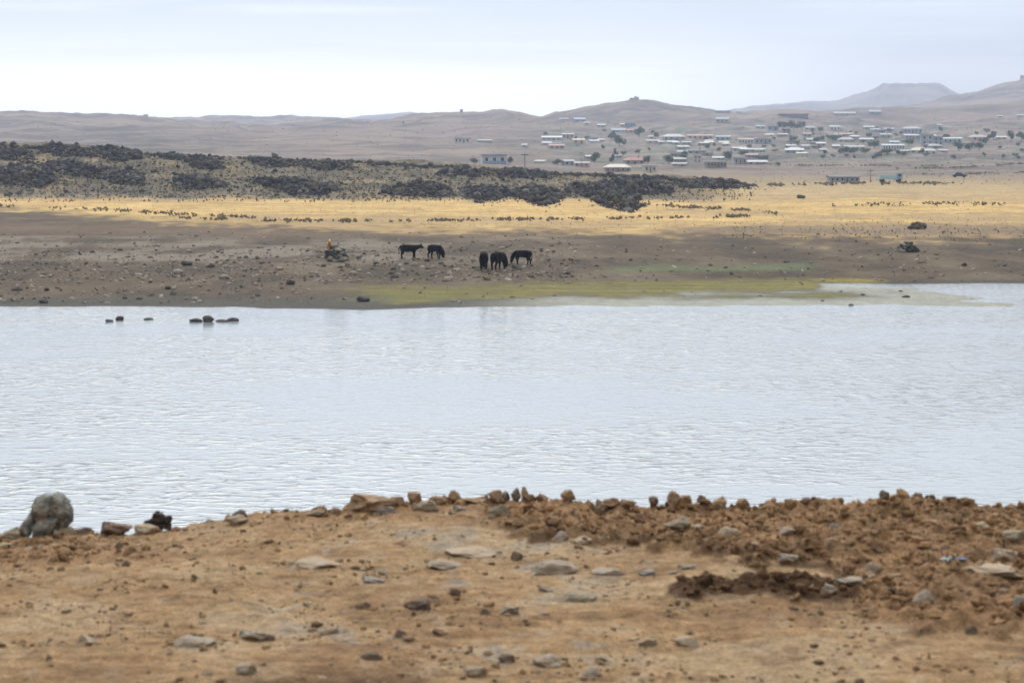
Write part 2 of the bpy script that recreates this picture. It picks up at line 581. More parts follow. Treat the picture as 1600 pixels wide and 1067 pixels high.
# ================================================================== THE NEAR BANK (a dirt dam)
CREST = crv([(-600, 850), (0, 838), (100, 833), (200, 826), (300, 815), (400, 803), (500, 798), (540, 793), (600, 788), (700, 783), (760, 780), (820, 778),
             (870, 772), (905, 774), (930, 786), (985, 789), (1020, 786), (1100, 783), (1200, 781), (1300, 775), (1400, 772), (1480, 776), (1550, 784), (1600, 791), (2200, 800)])
ROUGH = crv([(-400, 830), (0, 868), (130, 862), (260, 838), (400, 815), (560, 810), (700, 800), (745, 805), (780, 832), (1000, 852), (1130, 876), (1200, 884), (1300, 893), (1345, 955), (1450, 985), (1600, 992), (2300, 1000)])
DC = 9.7


def bank_parts(X, Y):
    Yc = np.maximum(Y, 5.0)
    u = 800 + F * X / Yc
    yl = HZ + F * 1.6 / Yc
    wn = fbm(X / 0.35, Y / 0.5, 71, 3)
    lim = np.interp(u, *ROUGH) + 15 * wn + 9 * fbm(X / 0.11, Y / 0.13, 73, 2)
    rough = 1 - sstep(lim - 12, lim + 8, yl)
    rough = rough * np.interp(u, [-600, 0, 330, 560, 740, 790, 2300], [1, 1, 0.25, 0.55, 0.6, 1, 1])
    berm = np.exp(-((yl - 926 - 6 * wn) / 13.0) ** 2) * sstep(1040, 1100, u + 25 * wn) * (1 - sstep(1300, 1350, u + 25 * wn))
    return u, yl, rough, berm


def bank_z(X, Y):
    X = np.asarray(X, float); Y = np.asarray(Y, float)
    u, yl, rough, berm = bank_parts(X, Y)
    dc = DC + 0.12 * fbm(X / 0.5, X * 0 + 3.3, 77, 3)
    zc = H - (np.interp(u, *CREST) + 15 * sstep(700, 800, u) - HZ) * DC / F
    z = 9.1 + (zc - 9.1) * sstep(7.6, DC, Y)
    over = np.maximum(Y - dc, 0)
    z = z - 0.58 * over - 0.10 * sstep(0, 0.35, over)
    near = np.clip((Y - 4) / 1.5, 0, 1)
    z = z + 0.020 * fbm(X / 1.3, Y / 1.1, 1, 3) + 0.008 * fbm(X / 0.26, Y / 0.2, 2, 3) * near
    z = z + 0.0055 * fbm(X / 0.5, Y / 0.07, 6, 4) * near * (1 - rough)            # wheel-brushed streaks along the track
    z = z + 0.0045 * fbm(X / 0.06, Y / 0.06, 8, 3) * near * (0.55 + 0.8 * sstep(-0.2, 0.5, fbm(X / 0.7, Y / 0.5, 88, 2)))
    w, v = worley(X / 0.085, Y / 0.085, 5)
    w2, v2 = worley(X / 0.038, Y / 0.038, 15)
    cl = np.clip(0.62 - w, 0, 1) * (0.35 + v) * 0.050 + np.clip(0.6 - w2, 0, 1) * v2 * 0.020
    z = z + rough * (cl * 0.8 + 0.007 * fbm(X / 0.035, Y / 0.035, 19, 2) + 0.020 * fbm(X / 0.14, Y / 0.14, 12, 3) * near)
    z = z + sstep(0.2, 0.9, rough) * 0.022 * sstep(720, 800, u)
    z = z + berm ** 0.6 * (0.022 + cl * 1.1 + 0.010 * fbm(X / 0.08, Y / 0.08, 14, 2))
    return z


xs = np.concatenate([-np.geomspace(40, 5.3, 26), np.arange(-5.2, -2.9, 0.024), np.arange(-2.9, 2.901, 0.0115), np.arange(2.92, 5.2, 0.024), np.geomspace(5.3, 40, 26)])
ys = np.concatenate([-np.geomspace(30, 0.5, 14), np.linspace(0, 5.4, 20), np.arange(5.5, 7.2, 0.014), np.arange(7.2, 10.3, 0.0105), np.geomspace(10.32, 40, 44)])
BX, BY = np.meshgrid(xs, ys)
BZ = bank_z(BX, BY)


def bank_colour(X, Y):
    u, yl, rough, berm = bank_parts(X, Y)
    n1 = fbm(X / 0.7, Y / 0.7, 201, 4)
    n2 = fbm(X / 0.16, Y / 0.22, 203, 4)
    n3 = fbm(X / 0.9, Y / 0.07, 205, 4)
    c = np.zeros(X.shape + (3,))
    c[:] = (0.325, 0.203, 0.103)

    def lay(colour, w):
        nonlocal c
        w = np.clip(w, 0, 1)[..., None]
        c = c * (1 - w) + np.array(colour) * w
    lay((0.38, 0.265, 0.155), sstep(-0.1, 0.5, n1 + 0.5 * n3) * 0.8)
    lay((0.235, 0.135, 0.068), sstep(0.1, 0.6, -n1 + 0.7 * n3) * 0.8)
    lay((0.18, 0.108, 0.060), sstep(0.25, 0.75, n2) * 0.6)
    lay((0.36, 0.262, 0.168), sstep(0.2, 0.7, -n2) * 0.5)
    lay((0.33, 0.275, 0.215), sstep(0.2, 0.6, n2 * 0.6 + n1 * 0.8) * sstep(350, 480, u) * (1 - sstep(850, 1050, u)) * 0.65)
    lay((0.285, 0.165, 0.085), rough * 0.92)
    lay((0.345, 0.218, 0.122), rough * sstep(0.1, 0.6, n2) * 0.7)
    lay((0.115, 0.060, 0.028), rough * sstep(0.0, 0.6, -n2 + 0.3 * n1) * 0.8)
    lay((0.085, 0.045, 0.022), sstep(0.08, 0.45, rough) * (1 - sstep(0.72, 1.0, rough - 0.25 * n2)) * sstep(725, 790, u) * sstep(-0.25, 0.45, n1 * 0.7 + n2 * 0.6) * 0.8)   # damp soil at the foot of the spoil, with the rim's shade painted in
    lay((0.085, 0.045, 0.024), sstep(0.04, 0.3, berm + 0.06 * n2) * 0.95)                            # freshly turned damp soil
    lay((0.12, 0.066, 0.036), sstep(1035, 1068, yl + 10 * n2) * sstep(330, 420, u) * (1 - sstep(640, 720, u)) * 0.8)
    return c


me = np_mesh('near_bank', np.stack([BX, BY, BZ], -1).reshape(-1, 3), grid_faces(len(ys), len(xs)), True)
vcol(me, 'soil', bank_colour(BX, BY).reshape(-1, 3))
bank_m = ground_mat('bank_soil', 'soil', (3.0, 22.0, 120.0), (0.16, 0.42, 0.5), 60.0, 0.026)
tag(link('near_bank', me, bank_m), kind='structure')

BDS = np.arange(5.6, 10.2, 0.01)


def bank_pick(u, y):
    x = (u - 800) * BDS / F
    z = bank_z(x, BDS)
    yy = np.minimum.accumulate(HZ + F * (H - z) / BDS)
    i = int(np.searchsorted(-yy, -y))
    i = min(i, len(BDS) - 1)
    if yy.min() > y:
        i = int(np.argmin(HZ + F * (H - z) / BDS))
    return float(x[i]), float(BDS[i]), float(z[i])


# ================================================================== rocks
def rock_mesh(name, seed, sub=3, cuts=9, rough=0.16, flat=1.0, lo=0.62):
    bm = bmesh.new()
    bmesh.ops.create_icosphere(bm, subdivisions=sub, radius=1.0)
    rnd = random.Random(seed)
    planes = []
    for _ in range(cuts):
        n = Vector((rnd.gauss(0, 1), rnd.gauss(0, 1), rnd.gauss(0, 1))).normalized()
        planes.append((n, rnd.uniform(lo, 0.92)))
    off = Vector((seed * 3.7, seed * 1.3, seed * 2.1))
    for v in bm.verts:
        p = v.co.copy()
        for n, d in planes:
            k = p.dot(n)
            if k > d:
                p -= n * (k - d)
        p *= 1 + rough * mnoise.fractal(p * 1.6 + off, 0.9, 2.0, 4)
        v.co = (p.x, p.y, p.z * flat)
    me = bpy.data.meshes.new(name)
    bm.to_mesh(me)
    bm.free()
    # normalise to unit half-extents
    V = np.array([v.co[:] for v in me.vertices])
    lo_, hi_ = V.min(0), V.max(0)
    V = (V - (lo_ + hi_) / 2) / ((hi_ - lo_) / 2)
    me.vertices.foreach_set('co', V.astype(np.float32).ravel())
    me.polygons.foreach_set('use_smooth', np.zeros(len(me.polygons), bool))
    me.update()
    return me


STONE_M = {
    'grey': rock_mat('grey_stone', (0.235, 0.215, 0.185), (0.335, 0.31, 0.27), (0.27, 0.20, 0.14), 18, dust=0.72),
    'pale': rock_mat('pale_stone', (0.34, 0.275, 0.205), (0.41, 0.345, 0.265), (0.31, 0.22, 0.14), 16, dust=0.72),
    'brown': rock_mat('earthy_stone', (0.235, 0.145, 0.085), (0.32, 0.21, 0.13), (0.17, 0.095, 0.055), 20, dust=0.35),
    'dark': rock_mat('dark_stone', (0.075, 0.055, 0.045), (0.13, 0.095, 0.075), (0.18, 0.125, 0.085), 22, dust=0.25),
    'red': rock_mat('reddish_stone', (0.125, 0.078, 0.062), (0.19, 0.125, 0.095), (0.19, 0.12, 0.085), 22, dust=0.2),
    'green': rock_mat('lichen_stone', (0.175, 0.165, 0.125), (0.245, 0.23, 0.18), (0.29, 0.23, 0.155), 20, dust=0.72),
    'blue': rock_mat('bluish_stone', (0.19, 0.195, 0.19), (0.265, 0.265, 0.255), None, 20, dust=0.55),
    'jag': rock_mat('jagged_black_stone', (0.028, 0.020, 0.018), (0.06, 0.043, 0.036), (0.10, 0.07, 0.05), 25),
}
ROCKS = [rock_mesh('rock', i + 1, 4, 15, 0.26, 1.0, 0.42) for i in range(8)]
RV = {}


def rock_variant(i, mk):
    if (i, mk) not in RV:
        m = ROCKS[i].copy()
        m.materials.clear()
        m.materials.append(STONE_M[mk])
        RV[(i, mk)] = m
    return RV[(i, mk)]


# foreground stones: centre x, centre y, width, height (px of the photo), stone kind, label
FG = [
    (15, 833, 34, 15, 'green', 'low grey green stone at the left end of the bank edge'),
    (103, 826, 34, 13, 'pale', 'small pale stone tucked under the right side of the big boulder'),
    (88, 829, 16, 14, 'pale', 'tiny pale stone wedged beneath the overhang of the big boulder'),
    (129, 821, 34, 13, 'red', 'dark reddish stone just right of the big boulder on the bank edge'),
    (181, 819, 48, 17, 'red', 'long purplish dark stone between the big boulder and the jagged black rock'),
    (231, 826, 42, 13, 'pale', 'flat pale stone under the jagged black rock'),
    (370, 810, 36, 14, 'pale', 'pale stone carrying a dark cap alone on the left bank edge'),
    (373, 801, 27, 14, 'dark', 'dark brown cap stone standing alone on the left bank edge'),
    (494, 798, 26, 11, 'green', 'low grey stone on the bank edge left of the long tan slab'),
    (524, 797, 16, 10, 'brown', 'small brown stone touching the left end of the long tan slab'),
    (576, 783, 82, 26, 'brown', 'long tan earthy slab lying along the bank edge'),
    (602, 796, 42, 13, 'blue', 'flat bluish grey stone in front of the long tan slab'),
    (618, 780, 26, 15, 'brown', 'brown lump at the right end of the long tan slab'),
    (648, 778, 22, 20, 'brown', 'squarish brown stone on the bank edge right of the long tan slab'),
    (683, 774, 28, 14, 'brown', 'low rounded brown stone with dark top on the bank edge'),
    (712, 775, 24, 18, 'brown', 'rounded tan clod on the bank edge before the grey green stone'),
    (740, 780, 34, 10, 'brown', 'long low brown clod on the bank edge behind the grey green stone'),
    (668, 789, 40, 18, 'green', 'dull greenish stone sunk in soil below the rounded clods'),
    (716, 793, 24, 9, 'blue', 'small flat bluish stone below the rounded tan clod'),
    (779, 796, 36, 20, 'green', 'grey green rounded stone with shaded underside on the rough soil'),
    (774, 774, 24, 20, 'brown', 'tan clod with a dark right face on the bank edge'),
    (791, 770, 11, 17, 'dark', 'thin dark chip against the right side of a tan clod'),
    (806, 770, 15, 22, 'dark', 'upright dark brown clod of the pair in mid edge'),
    (821, 766, 13, 22, 'brown', 'upright lighter brown clod of the pair in mid edge'),
    (848, 763, 20, 16, 'brown', 'rounded clod on the left end of the highest soil hump'),
    (888, 765, 22, 18, 'brown', 'angular clod on the right end of the highest soil hump'),
    (938, 774, 19, 18, 'pale', 'pale rounded stone perched on a clod beside the soil hump'),
    (954, 782, 28, 13, 'brown', 'orange brown clod under the pale perched stone'),
    (982, 784, 24, 14, 'brown', 'low brown clod right of the pale perched stone'),
    (1021, 779, 15, 15, 'red', 'small pointed reddish clod leaning left on the bank edge'),
    (1053, 776, 23, 24, 'brown', 'tall rounded tan clod on the bank edge'),
    (1098, 778, 19, 14, 'red', 'small purplish clod beside the wide rounded clod'),
    (1122, 778, 26, 18, 'brown', 'wide rounded orange brown clod on the bank edge'),
    (1160, 774, 20, 14, 'brown', 'brown clod with dark tip on the right bank edge'),
    (1258, 781, 17, 12, 'red', 'small red brown clod on the right bank edge'),
    (1382, 772, 17, 15, 'dark', 'small dark stone on the top of the right bank edge'),
    (1512, 781, 17, 12, 'brown', 'small brown clod on the far right bank edge'),
    (1482, 776, 22, 9, 'red', 'flat reddish clod near the right end of the bank edge'),
    (867, 884, 74, 22, 'grey', 'largest flat light grey stone in the middle of the track'),
    (874, 838, 30, 13, 'grey', 'grey stone on the track just below the rough soil bank'),
    (905, 843, 36, 8, 'pale', 'thin pale stone right of the grey stone below the rough soil'),
    (950, 893, 50, 9, 'grey', 'thin grey slab right of the largest flat stone'),
    (1013, 894, 30, 8, 'blue', 'thin bluish stone half buried before the dark turned soil'),
    (808, 868, 19, 15, 'dark', 'small dark stone left of the largest flat stone'),
    (583, 906, 34, 10, 'blue', 'small bluish stone lying alone on the left track'),
    (495, 881, 62, 9, 'pale', 'long thin pale stone on the left track'),
    (735, 864, 80, 8, 'pale', 'wide thin pale slab left of the largest flat stone'),
    (700, 880, 60, 8, 'grey', 'wide thin grey slab under the pale slab in mid track'),
    (853, 918, 24, 12, 'grey', 'small grey stone below the largest flat stone'),
    (902, 932, 56, 14, 'green', 'brown grey flat stone lower right of the largest flat stone'),
    (655, 941, 46, 20, 'dark', 'dark brown earth lump in the middle of the track'),
    (567, 944, 26, 12, 'red', 'reddish lump left of the dark brown earth lump'),
    (712, 925, 18, 12, 'dark', 'small brown lump right of the dark brown earth lump'),
    (797, 952, 28, 13, 'grey', 'grey stone below centre right of the dark brown earth lump'),
    (758, 954, 16, 12, 'dark', 'little dark stone beside the grey stone below centre'),
    (1441, 931, 40, 23, 'grey', 'light grey block with shaded right end beside a dark hollow'),
    (1397, 921, 18, 14, 'dark', 'dark lump standing in for the shaded hollow left of the light grey block'),  # added dark lump in place of a hollow's shade
    (1364, 886, 23, 16, 'grey', 'rounded grey stone on the rough soil above the flat grey slab'),
    (1332, 908, 48, 10, 'grey', 'flat grey slab left of the light grey block'),
    (1285, 917, 44, 8, 'grey', 'thin grey slab at the end of the dark turned soil'),
    (1233, 872, 30, 12, 'grey', 'grey stone at the foot of the rough soil'),
    (1233, 829, 32, 12, 'grey', 'grey slab high on the right rough soil'),
    (1302, 845, 30, 14, 'brown', 'brown block on the right rough soil with shaded left end'),
    (1304, 820, 16, 9, 'blue', 'small blue grey chip high on the right rough soil'),
    (1058, 813, 40, 14, 'green', 'dull green stone in the rough soil below the tall tan clod'),
    (1140, 830, 34, 14, 'pale', 'pale tan stone in the rough soil below the wide clod'),
    (1556, 890, 84, 14, 'pale', 'long pale slab at the right margin of the rough soil'),
    (1524, 862, 34, 20, 'brown', 'brown block above the long pale slab'),
    (1572, 866, 40, 20, 'pale', 'tan block right of the brown block by the long pale slab'),
    (1586, 836, 40, 16, 'green', 'greenish block on the rough soil near the right margin'),
    (1535, 821, 26, 9, 'pale', 'flat pale chip on the upper right rough soil'),
    (1475, 857, 22, 12, 'red', 'reddish lump on the right rough soil over the long pale slab'),
    (1370, 857, 18, 12, 'red', 'reddish pebble on the rough soil above the rounded grey stone'),
    (1595, 937, 20, 17, 'blue', 'bluish stone cut by the right margin below the pale slab'),
    (1566, 932, 26, 12, 'grey', 'small grey stone left of the bluish stone at the right margin'),
    (1517, 985, 20, 8, 'dark', 'small dark lump in front of the right rough soil'),
    (1070, 1002, 36, 14, 'pale', 'lone pale stone on the smooth track right of centre'),
    (1012, 1004, 26, 8, 'pale', 'thin pale chip left of the lone pale stone'),
    (856, 1033, 46, 16, 'grey', 'flat light grey stone near the bottom centre'),
    (920, 1049, 40, 17, 'grey', 'tilted grey stone with shaded end near the bottom centre'),
    (945, 1029, 28, 8, 'pale', 'thin pale chip above the tilted grey stone'),
    (300, 1002, 62, 15, 'grey', 'knobbly grey stone on the lower left track'),
    (136, 999, 44, 15, 'pale', 'pale flat stone on the lower left track'),
    (76, 1027, 10, 12, 'dark', 'tiny dark pebble near the bottom left corner'),
    (400, 992, 50, 14, 'grey', 'grey stone right of the knobbly grey stone'),
    (385, 1046, 32, 16, 'grey', 'rounded grey stone at the bottom left of centre'),
    (580, 1023, 34, 14, 'dark', 'dark grey stone above the damp patch at the bottom'),
    (628, 988, 26, 14, 'dark', 'dark brown lump at the left of the pair below mid track'),
    (686, 987, 22, 10, 'red', 'low reddish lump at the right of the pair below mid track'),
    (423, 996, 14, 9, 'red', 'small reddish pebble beside the grey stone lower left'),
    (516, 984, 34, 12, 'grey', 'dull grey stone between two dark lumps lower left of centre'),
    (1343, 1064, 16, 10, 'red', 'purplish pebble at the bottom right edge'),
    (790, 1028, 26, 14, 'dark', 'dark stone left of the flat light grey stone at the bottom'),
    (745, 1048, 34, 14, 'green', 'olive grey stone at the bottom left of the dark stone'),
    (185, 852, 12, 9, 'dark', 'tiny dark pebble on the left track below the purplish stone'),
    (195, 882, 14, 5, 'dark', 'small flat dark chip on the left track'),
    (336, 923, 8, 6, 'dark', 'lone dark speck stone on the smooth left track'),
]
for i, (px, py, w, h, mk, lab) in enumerate(FG):
    x, d, z = bank_pick(px, py + h * 0.5)
    s = d / F
    hw = w * s / 2; hh = max(h * s / 2, 0.012)
    thin = h < 11
    hz_ = hh * (1.05 if not thin else 1.0)
    o = link('stone' if 'clod' not in lab and 'lump' not in lab else 'dirt_clod', rock_variant((i * 5 + 3) % 8, mk))
    dep = max(hw * 0.75, hz_) if not thin else hw * 0.9
    on_edge = py < 830 and 'edge' in lab or py < 785
    yy = d + (0.0 if not on_edge else -0.02)
    o.location = (x, yy + dep * 0.25, z + hz_ * (0.25 if not on_edge else 0.6))
    o.scale = (hw * 1.08, min(dep, hw * 0.9 + 0.02), hz_ * (1.45 if not on_edge else 1.1))
    o.rotation_euler = (random.uniform(-.1, .1), random.uniform(-.1, .1), random.choice((0, math.pi)) + random.uniform(-0.25, 0.25))
    tag(o, lab, 'stone' if o.name.startswith('stone') else 'clod', 'stones and clods on the dirt bank')

# the big boulder: several blobs fused, cracked and pitted
def fused(name, blobs, voxel, disp, dscale, seed):
    bm = bmesh.new()
    for (cx, cy, cz, rx, ry, rz, tilt) in blobs:
        r = bmesh.ops.create_icosphere(bm, subdivisions=3, radius=1.0)
        M = Matrix.Translation((cx, cy, cz)) @ Matrix.Rotation(tilt, 4, 'Y') @ Matrix.Diagonal((rx, ry, rz, 1))
        bmesh.ops.transform(bm, matrix=M, verts=r['verts'])
    me = bpy.data.meshes.new(name)
    bm.to_mesh(me); bm.free()
    o = bpy.data.objects.new(name, me)
    COL.objects.link(o)
    md = o.modifiers.new('r', 'REMESH')
    md.mode = 'VOXEL'
    md.voxel_size = voxel
    dg = bpy.context.evaluated_depsgraph_get()
    m2 = bpy.data.meshes.new_from_object(o.evaluated_get(dg))
    bpy.data.objects.remove(o)
    for v in m2.vertices:
        p = v.co * dscale + Vector((seed, seed * 2, seed * 3))
        k = mnoise.fractal(p, 0.8, 2.1, 5) * disp
        r = abs(mnoise.noise(p * 0.8 + Vector((9, 3, 1))))
        k -= disp * 1.2 * max(0, 0.07 - r) / 0.07
        v.co += v.normal * k
    m2.polygons.foreach_set('use_smooth', np.zeros(len(m2.polygons), bool))
    return m2


bx_, bd_, bz_ = bank_pick(66, 836)
k_ = bd_ / F


def P(px, py):
    return ((px - 66) * k_, (836 - py) * k_)


def hull_rock(name, pieces, voxel, disp, dscale, seed):
    """convex blocks (outlines in metres with a depth) fused into one cracked rock"""
    bm = bmesh.new()
    for pts, dep, oy in pieces:
        b2 = bmesh.new()
        cx = sum(p[0] for p in pts) / len(pts); cz = sum(p[1] for p in pts) / len(pts)
        rn = random.Random(int(dep * 1e5) + len(pts))
        for p in pts:
            for yy_, k_s in ((-dep, 0.62), (-dep * 0.55, 1.0), (dep * 0.5, 1.0), (dep, 0.6)):
                b2.verts.new((cx + (p[0] - cx) * k_s, oy + yy_ * rn.uniform(0.8, 1.1), cz + (p[1] - cz) * k_s))
        bmesh.ops.convex_hull(b2, input=b2.verts)
        lo_v = [v for v in b2.verts if not v.link_faces]
        bmesh.ops.delete(b2, geom=lo_v, context='VERTS')
        tm = bpy.data.meshes.new('t'); b2.to_mesh(tm); b2.free()
        bm.from_mesh(tm); bpy.data.meshes.remove(tm)
    me = bpy.data.meshes.new(name); bm.to_mesh(me); bm.free()
    o = bpy.data.objects.new(name, me); COL.objects.link(o)
    md = o.modifiers.new('r', 'REMESH'); md.mode = 'VOXEL'; md.voxel_size = voxel
    m2 = bpy.data.meshes.new_from_object(o.evaluated_get(bpy.context.evaluated_depsgraph_get()))
    bpy.data.objects.remove(o)
    for v in m2.vertices:
        p = v.co * dscale + Vector((seed, seed * 2, seed * 3))
        v.co += v.normal * (mnoise.fractal(p, 0.7, 2.1, 5) * disp + mnoise.noise(v.co * dscale * 4) * disp * 0.35)
    m2.polygons.foreach_set('use_smooth', np.zeros(len(m2.polygons), bool))
    return m2


def Z(*pts):
    return [P(x_ / 9.7, 750 + y_ / 9.7) for x_, y_ in pts]


me = hull_rock('boulder', [
    (Z((455, 370), (530, 240), (640, 208), (760, 215), (800, 400), (700, 520), (560, 600), (462, 520)), 0.062, 0.0),
    (Z((730, 225), (812, 182), (905, 215), (990, 300), (1042, 400), (1058, 520), (900, 560), (720, 560), (650, 430)), 0.055, 0.012),
    (Z((930, 470), (1058, 500), (1048, 610), (1000, 690), (930, 640)), 0.035, 0.02),
    (Z((735, 560), (1040, 560), (1035, 640), (960, 710), (760, 800), (720, 760)), 0.03, 0.03),
    (Z((455, 450), (520, 540), (470, 700), (415, 835), (205, 845), (190, 790), (330, 640)), 0.050, 0.0),
    (Z((560, 560), (700, 540), (860, 560), (740, 660), (730, 840), (460, 850), (470, 720)), 0.058, -0.006)], 0.003, 0.0062, 30.0, 4.0)
bould_m = rock_mat('boulder_stone', (0.13, 0.128, 0.116), (0.36, 0.35, 0.31), (0.30, 0.21, 0.15), 22, 0.010)
tag(link('boulder', me, bould_m, loc=(bx_, bd_ + 0.05, bz_ - 0.012)), 'large grey lichened boulder with overhanging head and slanting foot on the left bank edge', 'boulder')
jx, jd, jz = bank_pick(240, 824)
bl = [(0.0, 0, 0.012, 0.055, 0.03, 0.014, -0.1), (0.016, 0, 0.035, 0.028, 0.025, 0.028, 0.5), (0.04, 0.0, 0.03, 0.022, 0.02, 0.012, -0.6), (-0.035, 0, 0.018, 0.03, 0.02, 0.01, -0.5), (0.005, 0, 0.05, 0.012, 0.012, 0.014, 0.2)]
me = fused('jagged_rock', bl, 0.004, 0.014, 40.0, 8.0)
tag(link('jagged_rock', me, STONE_M['jag'], loc=(jx, jd, jz - 0.003), scale=(1.35,) * 3), 'jagged blackish rock with spiky outline on the left bank edge', 'rock')


# scatter helper: many small stones in one mesh
def base_ico(sub):
    bm = bmesh.new()
    bmesh.ops.create_icosphere(bm, subdivisions=sub, radius=1.0)
    bm.verts.ensure_lookup_table()
    V = np.array([v.co[:] for v in bm.verts]); Fc = np.array([[v.index for v in f.verts] for f in bm.faces])
    bm.free()
    return V, Fc


ICO1, ICO2 = base_ico(1), base_ico(2)


def soup(name, P_, R_, mat, base=ICO1, jag=0.28, flat=0.7, seed=1, kindtag=True, colours=None):
    V0, F0 = base
    n = len(P_)
    g = np.random.default_rng(seed)
    sc_ = R_[:, None] * np.stack([g.uniform(0.75, 1.35, n), g.uniform(0.75, 1.25, n), g.uniform(0.55, 1.1, n) * flat / 0.8], -1)
    V = V0[None] * (1 + g.normal(0, jag * 0.6, (n, len(V0), 1)).clip(-0.45, 0.5))
    a = g.uniform(0, 6.28, n); b_ = g.normal(0, 0.4, n)
    V = V * sc_[:, None, :]
    ca, sa, cb, sb = np.cos(a)[:, None], np.sin(a)[:, None], np.cos(b_)[:, None], np.sin(b_)[:, None]
    x = V[..., 0] * cb + V[..., 2] * sb; z = -V[..., 0] * sb + V[..., 2] * cb; y = V[..., 1]
    V = np.stack([x * ca - y * sa, x * sa + y * ca, z], -1) + P_[:, None, :]
    Fc = (F0[None] + (np.arange(n) * len(V0))[:, None, None]).reshape(-1, 3)
    me = np_mesh(name, V.reshape(-1, 3), Fc, False)
    if colours is not None:
        vcol(me, 'soil', np.repeat(colours, len(V0), axis=0))
    return link(name, me, mat)


# loose soil lumps on the rough bank, and gravel on the track
def bank_scatter(n, fn, seed):
    g = np.random.default_rng(seed)
    X = g.uniform(-5, 5, n * 5); Y = g.uniform(6.0, 10.0, n * 5)
    w = fn(X, Y)
    k = g.uniform(0, 1, n * 5) < w
    X, Y = X[k][:n], Y[k][:n]
    return X, Y, bank_z(X, Y)


X, Y, Zb = bank_scatter(18000, lambda X, Y: np.clip(bank_parts(X, Y)[2] * 0.75 + bank_parts(X, Y)[3] * 1.5, 0, 1) ** 2, 5)
r = np.random.default_rng(6).gamma(1.4, 0.0052, len(X)).clip(0.0028, 0.032)
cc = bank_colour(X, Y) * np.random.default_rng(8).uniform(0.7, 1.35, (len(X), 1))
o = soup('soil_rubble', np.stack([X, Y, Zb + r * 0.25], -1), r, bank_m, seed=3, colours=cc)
tag(o, 'crumbled red brown soil lumps heaped on the rough bank', 'rubble', kind='stuff')
X, Y, Zb = bank_scatter(12000, lambda X, Y: (1 - bank_parts(X, Y)[2]) * sstep(-0.5, 0.6, fbm(X / 0.5, Y / 0.4, 303, 2)), 15)
r = np.random.default_rng(16).gamma(1.2, 0.0036, len(X)).clip(0.0024, 0.02)
pal = np.array([(0.31, 0.24, 0.17), (0.24, 0.145, 0.075), (0.14, 0.085, 0.05), (0.36, 0.26, 0.16), (0.27, 0.165, 0.085)])
cc = pal[np.random.default_rng(18).integers(0, 5, len(X))]
o = soup('track_gravel', np.stack([X, Y, Zb + r * 0.1], -1), r, bank_m, seed=9, flat=0.5, colours=cc)
tag(o, 'small gravel strewn over the tan dirt track', 'gravel', kind='stuff')
# a shared kind: lesser stones one can still count
sm = ['brown', 'grey', 'brown', 'pale', 'brown']
X, Y, Zb = bank_scatter(110, lambda X, Y: 0.15 + 0.5 * np.clip(bank_parts(X, Y)[2], 0, 1), 25)
for i in range(len(X)):
    s = random.uniform(0.014, 0.03)
    mk = sm[i % 5]
    o = link('small_stone', rock_variant(i % 8, mk), loc=(X[i], Y[i], Zb[i] + s * 0.05), rot=(0, 0, random.uniform(0, 6.28)), scale=(s * random.uniform(1, 1.5), s, s * random.uniform(0.45, 0.7)))
    uu_ = 800 + F * X[i] / Y[i]
    rgh = bank_parts(X[i:i + 1], Y[i:i + 1])[2][0] > 0.5
    tag(o, 'small %s stone bedded in the %s at the %s' % ({'brown': 'earthy brown', 'grey': 'dull grey', 'pale': 'pale tan'}[mk], 'rough dug soil' if rgh else 'smooth dirt track' if Y[i] < 8.2 else 'dirt near the bank edge',
        'left' if uu_ < 530 else 'middle' if uu_ < 1070 else 'right'), 'stone', 'small stones bedded in the near bank')


# little pale weeds and bits of litter on the right rough soil
def weed(px, py, lab, rgb, n=26, s=0.03):
    x, d, z = bank_pick(px, py)
    root = empty('weed', (x, d, z))
    tag(root, lab, 'weed', 'dry weeds on the rough soil')
    V, Fc = [], []
    for k in range(n):
        a = random.uniform(0, 6.28); l = s * random.uniform(0.6, 1.3); sp = random.uniform(0.2, 0.9)
        dx, dy = math.cos(a), math.sin(a)
        w = s * 0.06
        b0 = len(V)
        V += [(-dy * w, dx * w, -0.004), (dy * w, -dx * w, -0.004), (dx * l * sp * .5 + dy * w, dy * l * sp * .5 - dx * w, l * .6), (dx * l * sp * .5 - dy * w, dy * l * sp * .5 + dx * w, l * .6), (dx * l * sp, dy * l * sp, l * 0.8)]
        Fc += [(b0, b0 + 1, b0 + 2), (b0, b0 + 2, b0 + 3), (b0 + 3, b0 + 2, b0 + 4)]
    me = np_mesh('blades', np.array(V), np.array(Fc))
    link('blades', me, paint('weed_' + lab[:6].strip(), rgb, 0.9, 0.2, 60), root)


